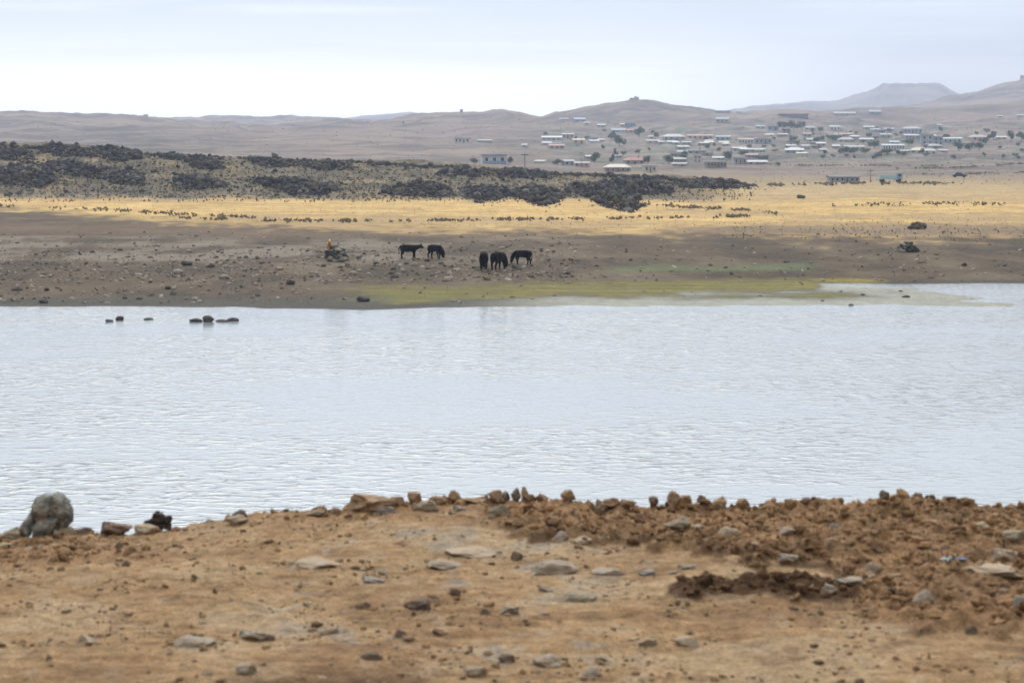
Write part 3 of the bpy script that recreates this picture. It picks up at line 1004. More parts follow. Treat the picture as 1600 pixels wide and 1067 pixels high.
weed(1403, 880, 'pale yellow dry weed above the rounded grey stone', (0.42, 0.32, 0.12))
weed(1450, 872, 'small yellowish dry weed right of the rounded grey stone', (0.40, 0.31, 0.14), s=0.024)
for (px, py, w, h, rgb, lab) in ((1478, 872, 16, 13, (0.45, 0.50, 0.50), 'crumpled pale plastic scrap on the right rough soil'), (1502, 873, 15, 9, (0.16, 0.20, 0.36), 'crumpled bluish plastic scrap beside the pale scrap'),
                                 (1491, 866, 8, 6, (0.45, 0.42, 0.08), 'tiny yellow scrap between the pale and bluish scraps')):
    x, d, z = bank_pick(px, py + h / 2)
    s = d / F
    g = np.random.default_rng(px)
    n = 9
    gx, gy = np.meshgrid(np.linspace(-.5, .5, n), np.linspace(-.5, .5, n))
    gz = 0.5 + 0.5 * fbm(gx * 4 + px, gy * 4, 5, 2)
    me = np_mesh('litter', np.stack([gx * w * s * (1 + .2 * g.normal(0, .3, gx.shape)), gy * w * s * 0.8, gz * h * s], -1).reshape(-1, 3), grid_faces(n, n))
    o = link('plastic_scrap', me, paint('plastic_%d' % px, rgb, 0.35, 0.1, 80), loc=(x, d, z - 0.002))
    md = o.modifiers.new('t', 'SOLIDIFY'); md.thickness = 0.0012
    tag(o, lab, 'litter', 'bits of plastic litter')

# ================================================================== far shore stones
dry_rock = rock_mat('shore_stone', (0.23, 0.20, 0.165), (0.34, 0.30, 0.25), (0.16, 0.13, 0.105), 3.0, 0.02)
lava_rock = rock_mat('lava_stone', (0.020, 0.020, 0.024), (0.052, 0.048, 0.050), (0.095, 0.085, 0.07), 0.9, 0.06)
shore_dark = rock_mat('shore_dark_stone', (0.035, 0.032, 0.03), (0.075, 0.066, 0.058), (0.13, 0.11, 0.09), 3.0, 0.03)
FAR_ROCKS = [rock_mesh('far_rock', 40 + i, 2) for i in range(6)]
FRV = {}


def far_rock(i, m):
    if (i, m.name) not in FRV:
        c = FAR_ROCKS[i].copy(); c.materials.clear(); c.materials.append(m); FRV[(i, m.name)] = c
    return FRV[(i, m.name)]


def place_far(name, px, py, w, h, m, lab, grp, i=0, water=False, cat='rock'):
    if water:
        d = F * H / (py + h / 2 - HZ); x = (px - 800) * d / F; z = 0.0
    else:
        x, d, z = pick(px, py + h / 2)
    s = d / F
    o = link(name, far_rock(i % 6, m), loc=(x, d + w * s * 0.3, z + h * s * 0.32), rot=(0, 0, random.uniform(-.3, .3)), scale=(w * s / 2, w * s * 0.4, h * s * 0.62))
    tag(o, lab, cat, grp)
    return o


g1 = 'dark rocks standing in the shallows'
for i, (px, py, w, h, lab) in enumerate((
        (170, 501, 13, 4, 'low flat dark rock in the shallows, farthest left of the islets'), (186, 497, 14, 7, 'rounded dark rock in the shallows beside the low flat one'),
        (305, 500, 22, 6, 'long low dark rock at the left end of the islet row'), (325, 498, 20, 11, 'tallest grey black rock in the middle of the islet row'),
        (346, 501, 22, 4, 'flattest dark rock of the islet row'), (363, 499, 20, 6, 'dark rock at the right end of the islet row'))):
    place_far('water_rock', px, py, w, h, shore_dark, lab, g1, i, True)
moss = rock_mat('weedy_stone', (0.09, 0.10, 0.04), (0.14, 0.15, 0.06), None, 3, 0.02)
place_far('water_rock', 231, 498, 16, 4, moss, 'small weedy greenish rock in the shallows between the dark islets', g1, 2, True)
g2 = 'notable rocks on the far shore'
for i, (px, py, w, h, m, lab) in enumerate((
        (291, 411, 18, 8, shore_dark, 'blackest squat rock on the stony flat left of the cairn'), (327, 413, 18, 9, dry_rock, 'olive grey rock beside the blackest squat rock'),
        (350, 432, 18, 7, dry_rock, 'pale grey rock below the olive grey rock'), (278, 424, 18, 8, dry_rock, 'pinkish grey rock below the blackest squat rock'),
        (187, 411, 10, 6, dry_rock, 'small pink grey rock out on the brown flat at left'), (25, 451, 18, 6, shore_dark, 'flat dark rock by the shore near the left margin'),
        (67, 471, 14, 6, shore_dark, 'dark rock at the waterline near the left margin'), (72, 452, 9, 5, shore_dark, 'little dark rock right of the flat one near the left margin'),
        (262, 449, 11, 6, shore_dark, 'small dark brown rock above the waterline at left'), (195, 465, 9, 4, shore_dark, 'left of two small dark rocks at the waterline'),
        (217, 466, 11, 4, shore_dark, 'right of two small dark rocks at the waterline'), (304, 466, 12, 5, dry_rock, 'pale flat rock at the waterline above the islet row'),
        (567, 467, 22, 9, shore_dark, 'large dark grey rock at the waterline under the cairn'), (453, 441, 16, 8, shore_dark, 'dark rock on the mud below the cairn'),
        (552, 426, 14, 6, dry_rock, 'light rock with dark end between cairn and shore'), (588, 411, 10, 5, shore_dark, 'small black rock right of the cairn'),
        (616, 432, 14, 5, shore_dark, 'dark flat rock below the left pair of cows'), (647, 412, 12, 7, dry_rock, 'brown rock at the feet of the standing cow'),
        (436, 419, 14, 6, dry_rock, 'grey rock on the stony flat left below the cairn'), (1006, 489, 8, 4, shore_dark, 'small dark rock on the pale silt right of centre'),
        (1416, 463, 14, 4, shore_dark, 'dark clod on the silt beside the right hand pool'), (1349, 460, 8, 3, shore_dark, 'tiny dark clod at the end of the green algae strip'),
        (1330, 476, 9, 3, shore_dark, 'small dark rock on the silt below the algae strip'), (1507, 413, 9, 5, shore_dark, 'lone dark rock on the brown flat at right'),
        (1252, 307, 14, 6, shore_dark, 'dark low rock in the upper right pasture'))):
    place_far('shore_rock', px, py, w, h, m, lab, g2, i)

# countable lesser stones on the stony flat
gs = np.random.default_rng(77)
k = 0
while k < 150:
    px = gs.uniform(180, 900) if k < 105 else gs.uniform(0, 1000)
    py = gs.normal(413, 13) if k < 105 else gs.uniform(385, 470)
    if not 380 < py < 472 or (px > 560 and py > 448):
        continue
    m = dry_rock if gs.uniform() < 0.72 else shore_dark
    w = gs.uniform(5, 10)
    where = ('at the far left of the brown flat' if px < 200 else 'left of the cairn' if px < 480 else 'by the foot of the cairn' if px < 570 else 'between the cairn and the left pair of cows' if px < 660
             else 'between the two groups of cows' if px < 745 else 'among the right hand cows' if px < 840 else 'right of the cows')
    if py > 440:
        where = 'low by the waterline ' + ('left of' if px < 526 else 'right of') + ' the cairn'
    place_far('flat_stone', px, py, w, w * gs.uniform(0.35, 0.55), m, ('small pale grey stone ' if m is dry_rock else 'small dark stone ') + where, 'stones strewn on the far stony flat', k, cat='stone')
    k += 1


def px_scatter(n, u0, u1, y0, y1, seed, dens=None):
    g = np.random.default_rng(seed)
    out = []
    tries = 0
    while len(out) < n and tries < n * 12:
        tries += 1
        u = g.uniform(u0, u1); y = g.uniform(y0, y1)
        if dens and g.uniform() > dens(u, y):
            continue
        out.append(pick(u, y))
    return np.array(out)


Pp = px_scatter(3200, -30, 1630, 362, 474, 31, lambda u, y: (1.0 if u < 900 else 0.25) * (1.0 if 385 < y < 440 else 0.35) * (0.15 if (u > 520 and y > 442) else 1))
r = np.random.default_rng(32).gamma(2.0, 0.055, len(Pp)).clip(0.05, 0.24)
cc = np.array([(0.25, 0.22, 0.185), (0.33, 0.29, 0.245), (0.08, 0.064, 0.05), (0.18, 0.145, 0.112)])[np.random.default_rng(33).integers(0, 4, len(Pp))]
o = soup('shore_gravel', Pp + np.array([0, 0, 0.02]), r, ground_m, seed=34, flat=0.4, colours=cc)
tag(o, 'grey rubble strewn over the brown drawdown flat', 'rubble', kind='stuff')

# ------------------------------------------------------------------ lava boulder heaps
HEAPS = [
    (-30, 52, 222, 250, 300, 0.8, 'dark boulder heap on the ridge top at the left margin'),
    (55, 160, 224, 244, 330, 0.8, 'dark boulder heap on the ridge top, second from the left margin'),
    (140, 228, 226, 249, 330, 0.9, 'tall dark boulder heap where the ridge top steps down'),
    (-30, 90, 256, 290, 480, 1.0, 'large black boulder field low on the ridge at the left margin'),
    (60, 150, 249, 272, 300, 0.7, 'dark boulder band running down the left ridge'),
    (130, 232, 260, 286, 360, 0.9, 'black boulder tongue below the ridge step at left'),
    (225, 350, 239, 252, 240, 0.5, 'thin dark boulder strip along the ridge top left of centre'),
    (296, 348, 251, 264, 140, 0.6, 'small dark boulder heap below the thin ridge strip'),
    (266, 350, 272, 294, 300, 1.0, 'isolated black boulder heap above the yellow field at left'),
    (384, 470, 243, 260, 260, 0.6, 'dark boulder heap on the ridge top above the long black heap'),
    (395, 532, 277, 301, 460, 1.1, 'long black boulder heap left of centre above the yellow field'),
    (470, 560, 252, 266, 160, 0.5, 'sparse boulder strip on the ridge right of the ridge top heap'),
    (606, 712, 283, 307, 380, 1.1, 'black boulder heap in the centre, left of three neighbours'),
    (680, 768, 260, 276, 240, 0.6, 'dark boulder heap just below the blue and white house'),
    (770, 868, 262, 279, 200, 0.6, 'dark boulder heap right below the blue and white house'),
    (718, 802, 287, 313, 380, 1.2, 'black boulder heap in the centre, middle of three neighbours'),
    (800, 884, 288, 317, 400, 1.2, 'black boulder heap in the centre, right of three neighbours'),
    (892, 1008, 284, 321, 560, 1.3, 'biggest black boulder heap, sloping down to the right onto the field'),
    (930, 1056, 275, 303, 480, 1.0, 'black boulder heap behind the biggest one'),
    (1046, 1178, 278, 294, 420, 0.8, 'long tapering black boulder heap at the right end of the ridge'),
]
LAVA_COL = np.array([(0.018, 0.018, 0.022), (0.034, 0.032, 0.034), (0.055, 0.049, 0.046), (0.080, 0.068, 0.056), (0.12, 0.115, 0.10), (0.10, 0.082, 0.055)])
lava_m = ground_mat('lava_surface', 'soil', (1.5, 5.0), (0.35, 0.3), 5.0, 0.06, 0.85)
for hi, (u0, u1, y0, y1, n, hm, lab) in enumerate(HEAPS):
    g = np.random.default_rng(500 + hi)
    cu, cy = (u0 + u1) / 2, (y0 + y1) / 2
    pts, rr = [], []
    slope = 0.22 if u0 in (892,) else (0.10 if u0 < 400 else 0.03)
    n = int(n * 2.6)
    for _ in range(n):
        a = g.uniform(0, 6.28); q = g.uniform(0, 1) ** 0.62 * (1 + 0.2 * math.sin(3 * a + hi)) * (1.0 if g.uniform() < 0.85 else g.uniform(1.0, 1.5))
        u = cu + q * math.cos(a) * (u1 - u0) / 2
        y = cy + q * math.sin(a) * (y1 - y0) / 2 * 0.95 + 2.2 * perlin(np.array([u / 14.0]), np.array([hi * 3.1]), 7)[0] + (u - cu) * slope + (y1 - y0) * 0.12
        x, d, z = pick(min(max(u, -38), 1638), y)
        pts.append((x, d, z + max(0, 1 - q * q) * hm * g.uniform(0.2, 1.0)))
        rr.append(min(0.09 + g.gamma(1.1, 0.15), 1.1) * (1 if q < 1 else 0.7))
    lc = LAVA_COL[g.choice(6, len(pts), p=[.34, .26, .16, .12, .06, .06])] * g.uniform(0.7, 1.3, (len(pts), 1))
    o = soup('boulder_heap', np.array(pts), np.array(rr), lava_m, seed=600 + hi, flat=0.8, jag=0.38, colours=lc)
    tag(o, lab, 'boulder heap', 'lava boulder heaps on the ridge', 'stuff')
Pp = px_scatter(9000, -35, 1150, 224, 316, 61, lambda u, y: 1.0 if y > np.interp(u, [0, 250, 700, 1180], [228, 243, 262, 293]) and y < np.interp(u, [0, 600, 1180], [308, 312, 298]) else 0)
r = np.random.default_rng(62).gamma(1.3, 0.09, len(Pp)).clip(0.06, 0.6)
o = soup('ridge_stones', Pp, r, lava_m, seed=63, flat=0.8, colours=LAVA_COL[np.random.default_rng(64).integers(0, 6, len(Pp))] * 1.3)
tag(o, 'scattered dark stones over the brown lava ridge', 'stones', kind='stuff')


g = np.random.default_rng(640)
pts = []
for _ in range(3600):
    u = g.uniform(-35, 1175)
    if perlin(np.array([u / 40.0]), np.array([4.4]), 12)[0] < g.uniform(-0.6, 0.35):
        continue
    pts.append(pick(u, np.interp(u, [0, 100, 200, 250, 350, 450, 560, 700, 800, 900, 1000, 1100, 1180], [229, 231, 237, 242, 245, 249.5, 254, 261, 267, 272, 276, 283, 292]) + abs(g.normal(0, 2.0)) - 0.6))
pts = np.array(pts)
r = g.gamma(1.5, 0.14, len(pts)).clip(0.1, 0.7)
o = soup('crest_stones', pts + np.array([0, 0, 0.1]), r, lava_m, seed=641, flat=0.8, colours=LAVA_COL[g.integers(0, 4, len(pts))])
tag(o, 'dark broken stones along the whole crest of the lava ridge', 'stones', kind='stuff')


# rows of stones and scrub crossing the yellow field
def strip(name, pts, n, spread, rmin, rmax, mat, lab, seed, cols=None):
    g = np.random.default_rng(seed)
    pu = np.array([p[0] for p in pts], float); py = np.array([p[1] for p in pts], float)
    out = []
    rmax = rmin + (rmax - rmin) * 0.7
    for _ in range(int(n * 1.1)):
        u = g.uniform(pu[0], pu[-1])
        if fbm(np.array([u / 26.0]), np.array([seed * 1.7]), 3, 3)[0] < g.uniform(-0.45, 0.55):
            continue
        out.append(pick(u, np.interp(u, pu, py) + g.normal(0, spread * 1.25)))
    out = np.array(out)
    r = (rmin + (rmax - rmin) * g.uniform(0, 1, len(out)) ** 2.2) * g.uniform(0.5, 1, len(out))
    o = soup(name, out + np.array([0, 0, 0.1]), r, mat, seed=seed, flat=0.8, jag=0.4)
    tag(o, lab, 'stones', kind='stuff')


scrub_m = rock_mat('dark_scrub', (0.085, 0.066, 0.045), (0.16, 0.118, 0.072), (0.07, 0.052, 0.042), 1.2, 0.05)
strip('stone_row', [(280, 341), (420, 345), (620, 346), (800, 343), (1000, 342), (1180, 338), (1210, 334)], 1100, 0.9, 0.12, 0.42, scrub_m, 'dark line of stones and scrub along the middle of the yellow field', 71)
strip('stone_row', [(0, 322), (60, 325), (180, 329), (260, 334), (400, 341)], 600, 1.0, 0.12, 0.4, scrub_m, 'dark line of stones at the left edge of the yellow field', 72)
strip('stone_row', [(990, 318), (1080, 325), (1180, 329), (1215, 335)], 420, 1.0, 0.12, 0.38, scrub_m, 'slanting stone line running right from the biggest boulder heap', 73)
strip('stone_row', [(1200, 290), (1330, 287), (1420, 286), (1490, 287)], 600, 0.8, 0.2, 0.7, scrub_m, 'dark stone wall line along the far right pasture', 74)
strip('stone_row', [(1300, 322), (1450, 318), (1600, 320)], 340, 1.2, 0.12, 0.35, scrub_m, 'faint stone line across the right pasture', 75)
strip('stone_row', [(1120, 362), (1300, 364), (1450, 360), (1600, 368)], 1100, 5.5, 0.04, 0.15, scrub_m, 'broken line of dark clods along the lower edge of the right field', 76)
strip('stone_row', [(1400, 264), (1500, 262), (1600, 256)], 300, 0.5, 0.3, 0.9, scrub_m, 'field wall across the slope below the right village', 77)
strip('stone_row', [(1180, 257), (1290, 259), (1480, 259)], 300, 0.5, 0.3, 0.8, scrub_m, 'field wall across the slope below the central village', 78)
strip('stone_row', [(1440, 273), (1520, 272), (1600, 270)], 220, 0.5, 0.3, 0.8, scrub_m, 'low field wall above the right pasture', 79)


# dry tufts that break the field's surface
def tufts(name, Pp, hmin, hmax, mat, lab, seed, cols):
    g = np.random.default_rng(seed)
    n = len(Pp)
    h = g.uniform(hmin, hmax, n)
    a = g.uniform(0, 6.28, (n, 3))
    V = np.zeros((n, 9, 3))
    for k_2 in range(3):
        dx, dy = np.cos(a[:, k_2]), np.sin(a[:, k_2])
        w = h * 0.55
        V[:, k_2 * 3 + 0] = np.stack([-dy * w, dx * w, -0.05 * np.ones(n)], -1)
        V[:, k_2 * 3 + 1] = np.stack([dy * w, -dx * w, -0.05 * np.ones(n)], -1)
        V[:, k_2 * 3 + 2] = np.stack([dx * h * 0.5, dy * h * 0.5, h], -1)
    V = (V + Pp[:, None, :]).reshape(-1, 3)
    me = np_mesh(name, V, np.arange(len(V)).reshape(-1, 3))
    vcol(me, 'soil', np.repeat(cols[g.integers(0, len(cols), n)], 9, axis=0))
    tag(link(name, me, mat), lab, 'grass', kind='stuff')


Pp = px_scatter(4000, -35, 1635, 285, 362, 81, lambda u, y: 1 if y > np.interp(u, [0, 700, 1180, 1600], [300, 312, 290, 285]) and y < np.interp(u, [0, 300, 800, 1600], [330, 345, 356, 372]) else 0)
tufts('dry_grass', Pp, 0.04, 0.14, ground_m, 'short dry golden grass over the field', 82, np.array([(0.44, 0.30, 0.125), (0.40, 0.27, 0.11), (0.47, 0.33, 0.15), (0.33, 0.23, 0.11)]))
Pp = px_scatter(2600, -35, 1180, 235, 316, 83, lambda u, y: 1.0 if y > np.interp(u, [0, 250, 700, 1180], [236, 247, 266, 295]) else 0)
tufts('ridge_grass', Pp, 0.15, 0.4, ground_m, 'dull dry grass between the boulders of the ridge', 84, np.array([(0.16, 0.125, 0.075), (0.12, 0.10, 0.062), (0.20, 0.15, 0.083)]))
Pp = px_scatter(500, 520, 1390, 440, 470, 85, lambda u, y: 1.0)
tufts('waterside_grass', Pp[Pp[:, 2] > 0.06], 0.02, 0.06, ground_m, 'yellow green algae and sedge along the waterline', 86, np.array([(0.17, 0.15, 0.03), (0.11, 0.12, 0.03), (0.21, 0.17, 0.04)]))


# ------------------------------------------------------------------ cairn and earth heaps, stones as parts
def cairn(px, py, w, h, n, name, lab, mats, seed, cat):
    x, d, z = pick(px, py)
    s = d / F
    root = empty(name, (x, d, z))
    tag(root, lab, cat)
    g = random.Random(seed)
    W2, Hh = w * s / 2, h * s
    for k_3 in range(n):
        lev = k_3 / n
        a = g.uniform(0, 6.28)
        rad = 1.0 - 0.52 * lev
        rr_ = rad * math.sqrt(g.uniform(0.3, 1)) if lev < 0.8 else rad * g.uniform(0, 0.8)
        sz = g.uniform(0.16, 0.28) * W2 * (1.25 - 0.4 * lev)
        o = link('stone', far_rock(g.randrange(6), g.choice(mats)), parent=root,
                 loc=(math.cos(a) * rr_ * W2 * 0.9, math.sin(a) * rr_ * W2 * 0.7, lev * Hh * 0.95 + sz * 0.35), rot=(g.uniform(-.3, .3), g.uniform(-.3, .3), g.uniform(0, 6.28)), scale=(sz * 1.3, sz * 1.1, sz * 0.75))
    return root


cairn(526, 408, 38, 21, 110, 'stone_cairn', 'piled dark stone cairn on the flat with a tan calf behind it', [shore_dark, dry_rock], 3, 'cairn')
cairn(1418, 393, 32, 13, 44, 'stone_heap', 'low dark grey stone heap on the brown flat at right', [shore_dark, shore_dark, dry_rock], 5, 'stone heap')
cairn(1434, 358, 30, 9, 40, 'earth_heap', 'low brown earth heap on the edge of the right yellow field', [scrub_m, shore_dark], 6, 'earth heap')


# ================================================================== CATTLE
def skin_body(name, chains, mat):
    """chains: lists of (x, y, z, r); chains[0] is the spine; later chains start at an existing vertex index"""
    V, E, R = [], [], []
    for start, ch in chains:
        prev = start
        for (x, y, z, r) in ch:
            V.append((x, y, z)); R.append(r)
            if prev is not None:
                E.append((prev, len(V) - 1))
            prev = len(V) - 1
    me = bpy.data.meshes.new(name)
    me.from_pydata(V, E, [])
    o = bpy.data.objects.new(name, me)
    COL.objects.link(o)
    md = o.modifiers.new('skin', 'SKIN')
    md.use_smooth_shade = True
    sv = me.skin_vertices[0].data if me.skin_vertices else me.attributes
    for i, r in enumerate(R):
        rx = r if isinstance(r, tuple) else (r, r)
        me.skin_vertices[0].data[i].radius = rx
        me.skin_vertices[0].data[i].use_root = (i == 1)
    sb = o.modifiers.new('sub', 'SUBSURF')
    sb.levels = 2; sb.render_levels = 2
    dg = bpy.context.evaluated_depsgraph_get()
    m2 = bpy.data.meshes.new_from_object(o.evaluated_get(dg))
    bpy.data.objects.remove(o)
    m2.polygons.foreach_set('use_smooth', np.ones(len(m2.polygons), bool))
    m2.materials.clear()
    m2.materials.append(mat)
    return m2


def cow_mesh(name, mat, head, step=0.0, calf=False):
    """faces +X, shoulder height about 1.35; head: 'level', 'graze', or 'up'"""
    sp = [(-0.80, 0, 1.16, (.20, .19)), (-0.62, 0, 1.13, (.28, .29)), (-0.30, 0, 1.08, (.32, .335)), (0.10, 0, 1.06, (.33, .35)), (0.42, 0, 1.08, (.30, .34)), (0.62, 0, 1.13, (.21, .26))]
    if head == 'level':
        nk = [(0.90, 0, 1.15, 0.23), (1.06, 0, 1.22, 0.19), (1.18, 0, 1.24, 0.17), (1.34, 0, 1.12, 0.125), (1.43, 0, 1.04, 0.10)]
    elif head == 'up':
        nk = [(0.84, 0, 1.30, 0.21), (0.98, 0, 1.46, 0.18), (1.08, 0, 1.50, 0.18), (1.26, 0, 1.40, 0.13), (1.35, 0, 1.34, 0.10)]
    else:
        nk = [(0.86, 0, 0.92, 0.25), (1.01, 0, 0.68, 0.19), (1.09, 0, 0.48, 0.17), (1.11, 0, 0.26, 0.125), (1.12, 0, 0.14, 0.10)]
    sp = sp + nk
    ch = [(None, sp)]
    poll = 8
    for s in (-1, 1):
        ch.append((1, [(-0.64, s * 0.19, 0.80, 0.21), (-0.58, s * 0.20, 0.62, 0.13), (-0.74 + 0.1 * s * step, s * 0.19, 0.42, 0.08), (-0.68 + 0.16 * s * step, s * 0.19, 0.10, 0.062), (-0.64 + 0.16 * s * step, s * 0.19, 0.02, 0.07)]))
    for s in (-1, 1):
        ch.append((4, [(0.50, s * 0.19, 0.72, 0.15), (0.50 - 0.08 * s * step, s * 0.18, 0.44, 0.08), (0.50 - 0.2 * s * step, s * 0.18, 0.10, 0.06), (0.54 - 0.2 * s * step, s * 0.18, 0.02, 0.068)]))
    ch.append((0, [(-0.99, 0, 1.02, 0.05), (-0.98, 0.02, 0.75, 0.035), (-0.96, 0.03, 0.52, 0.055), (-0.95, 0.03, 0.44, 0.03)]))
    pz = sp[poll]
    for s in (-1, 1):
        ch.append((poll, [(pz[0] - 0.05, s * 0.17, pz[2] + 0.05, 0.045), (pz[0] - 0.07, s * 0.29, pz[2] + 0.03, 0.03)]))
    for s in (-1, 1):
        ch.append((poll, [(pz[0] - 0.01, s * 0.12, pz[2] + 0.16, 0.03), (pz[0] + 0.03, s * 0.15, pz[2] + 0.26, 0.016)]))
    # belly / udder
    ch.append((2, [(-0.40, 0, 0.68, 0.10)]))
    return skin_body(name, ch, mat)


coat, t, b = new_mat('black_coat')
n = noise_tex(t, objco(t), 3.0, 4, 0.6)
t.links.new(mixc(t, mrange(t, n, 0.4, 0.75, 0, 1), (0.003, 0.0028, 0.003), (0.008, 0.0055, 0.0045)), b.inputs['Base Color'])
b.inputs['Roughness'].default_value = 0.8
b.inputs['Specular IOR Level'].default_value = 0.05
tan, t, b = new_mat('tan_coat')
co = objco(t)
sx = t.nodes.new('ShaderNodeSeparateXYZ'); t.links.new(co, sx.inputs[0])
n = noise_tex(t, co, 2.5, 3, 0.5)
face = mth(t, 'MULTIPLY', mrange(t, sx.outputs['X'], 1.0, 1.12, 0, 1), mrange(t, mth(t, 'ABSOLUTE', sx.outputs['Y']), 0.05, 0.075, 1, 0))
c = mixc(t, mrange(t, n, 0.35, 0.7, 0, 1), (0.52, 0.19, 0.045), (0.60, 0.26, 0.075))
t.links.new(mixc(t, face, c, (0.75, 0.70, 0.6)), b.inputs['Base Color'])
b.inputs['Roughness'].default_value = 0.8
COWS = [  # centre x, hoof y, height px, yaw (0 faces right), head, step, label
    (639, 404.5, 22, 0.18, 'level', 0.3, 'black cow standing with raised head, leftmost of the herd'),
    (680, 404.5, 22, -0.75, 'graze', 0.4, 'black cow grazing beside the cow with raised head'),
    (756, 422, 28, 1.55, 'graze', 0.0, 'black cow seen squarely from behind'),
    (779, 422, 28, 1.05, 'graze', 0.3, 'black cow seen half from behind with head lowered to the right'),
    (816, 413.5, 22.5, 3.14 - 0.38, 'graze', 0.5, 'black cow grazing towards the left, rightmost of the herd'),
]
for (px, py, hp, yaw, hd, st, lab) in COWS:
    x, d, z = pick(px, py)
    me = cow_mesh('cow', coat, hd, st)
    sc_1 = hp * d / F / 1.36
    o = link('cow', me, loc=(x, d, z - 0.02), rot=(0, 0, yaw), scale=(sc_1,) * 3)
    tag(o, lab, 'cow', 'black cows on the far shore')
x, d, z = pick(514, 393)
me = cow_mesh('calf', tan, 'up')
o = link('calf', me, loc=(x - 0.02, d + 0.6, z), rot=(0, 0, -1.45), scale=(18 * d / F / 1.6,) * 3)
tag(o, 'orange tan calf with pale face standing behind the cairn', 'calf')

# ================================================================== VILLAGE
MAT = {
    'white': paint('white_wall', (0.52, 0.51, 0.49), 0.85, 0.12, 0.4), 'cream': paint('cream_wall', (0.62, 0.55, 0.43), 0.85, 0.15, 0.4),
    'grey': paint('grey_block_wall', (0.36, 0.35, 0.34), 0.9, 0.2, 0.5), 'stone': paint('stone_wall', (0.28, 0.25, 0.22), 0.95, 0.3, 0.8),
    'peach': paint('peach_wall', (0.60, 0.40, 0.28), 0.85, 0.15, 0.4), 'pink': paint('pink_wall', (0.50, 0.33, 0.31), 0.85, 0.15, 0.4),
    'blue': paint('blue_wall', (0.22, 0.33, 0.46), 0.8, 0.12, 0.4), 'bluegrey': paint('blue_grey_wall', (0.30, 0.34, 0.39), 0.85, 0.15, 0.4),
    'dark': paint('dark_wall', (0.15, 0.145, 0.14), 0.9, 0.25, 0.5),
    'r_white': paint('white_sheet_roof', (0.33, 0.34, 0.35), 0.65, 0.10, 0.5), 'r_grey': paint('grey_sheet_roof', (0.42, 0.43, 0.44), 0.6, 0.18, 0.5),
    'r_cream': paint('cream_roof', (0.50, 0.46, 0.38), 0.6, 0.12, 0.5), 'r_red': paint('red_roof', (0.30, 0.075, 0.075), 0.6, 0.18, 0.5),
    'r_blue': paint('blue_roof', (0.13, 0.22, 0.40), 0.5, 0.14, 0.5), 'r_dark': paint('dark_roof', (0.10, 0.105, 0.115), 0.7, 0.2, 0.5),
    'r_pink': paint('rusty_roof', (0.42, 0.27, 0.24), 0.7, 0.25, 0.5), 'r_steel': paint('pale_steel_roof', (0.40, 0.43, 0.46), 0.55, 0.12, 0.5),
    'glass': paint('window_glass', (0.03, 0.035, 0.04), 0.15, 0.1, 1.0), 'frame': paint('window_frame', (0.7, 0.7, 0.68), 0.6, 0.05, 1.0),
    'door': paint('door_paint', (0.16, 0.10, 0.07), 0.7, 0.15, 1.0), 'wood': paint('pole_wood', (0.20, 0.17, 0.14), 0.9, 0.2, 2.0),
}


def box_mesh(name, boxes):
    bm = bmesh.new()
    for (x0, x1, y0, y1, z0, z1) in boxes:
        r = bmesh.ops.create_cube(bm, size=1.0)
        bmesh.ops.transform(bm, matrix=Matrix.Translation(((x0 + x1) / 2, (y0 + y1) / 2, (z0 + z1) / 2)) @ Matrix.Diagonal((x1 - x0, y1 - y0, z1 - z0, 1)), verts=r['verts'])
    me = bpy.data.meshes.new(name)
    bm.to_mesh(me); bm.free()
    return me


def roof_mesh(w, dp, hr, style, ov=0.35, th=0.14):
    W2, D2 = w / 2 + ov, dp / 2 + ov
    if style == 'flat':
        return box_mesh('roof', [(-W2, W2, -D2, D2, 0, max(hr, 0.25))])
    if style == 'shed':
        V = [(-W2, -D2, 0), (W2, -D2, 0), (W2, D2, hr), (-W2, D2, hr), (-W2, -D2, th), (W2, -D2, th), (W2, D2, hr + th), (-W2, D2, hr + th)]
        Fc = [(3, 2, 1, 0), (4, 5, 6, 7), (0, 1, 5, 4), (1, 2, 6, 5), (2, 3, 7, 6), (3, 0, 4, 7)]
    else:
        e = W2 if style == 'gable' else W2 * 0.55
        V = [(-W2, -D2, 0), (W2, -D2, 0), (W2, D2, 0), (-W2, D2, 0), (-W2, -D2, th), (W2, -D2, th), (W2, D2, th), (-W2, D2, th), (-e, 0, hr + th), (e, 0, hr + th)]
        Fc = [(3, 2, 1, 0), (0, 1, 5, 4), (1, 2, 6, 5), (2, 3, 7, 6), (3, 0, 4, 7), (4, 5, 9, 8), (6, 7, 8, 9), (5, 6, 9), (7, 4, 8)]
    me = bpy.data.meshes.new('roof')
    me.from_pydata(V, [], Fc)
    me.update()
    return me


GLASS_ME = box_mesh('pane', [(-0.5, 0.5, -0.5, 0.5, -0.5, 0.5)])
GLASS_ME.materials.append(MAT['glass'])


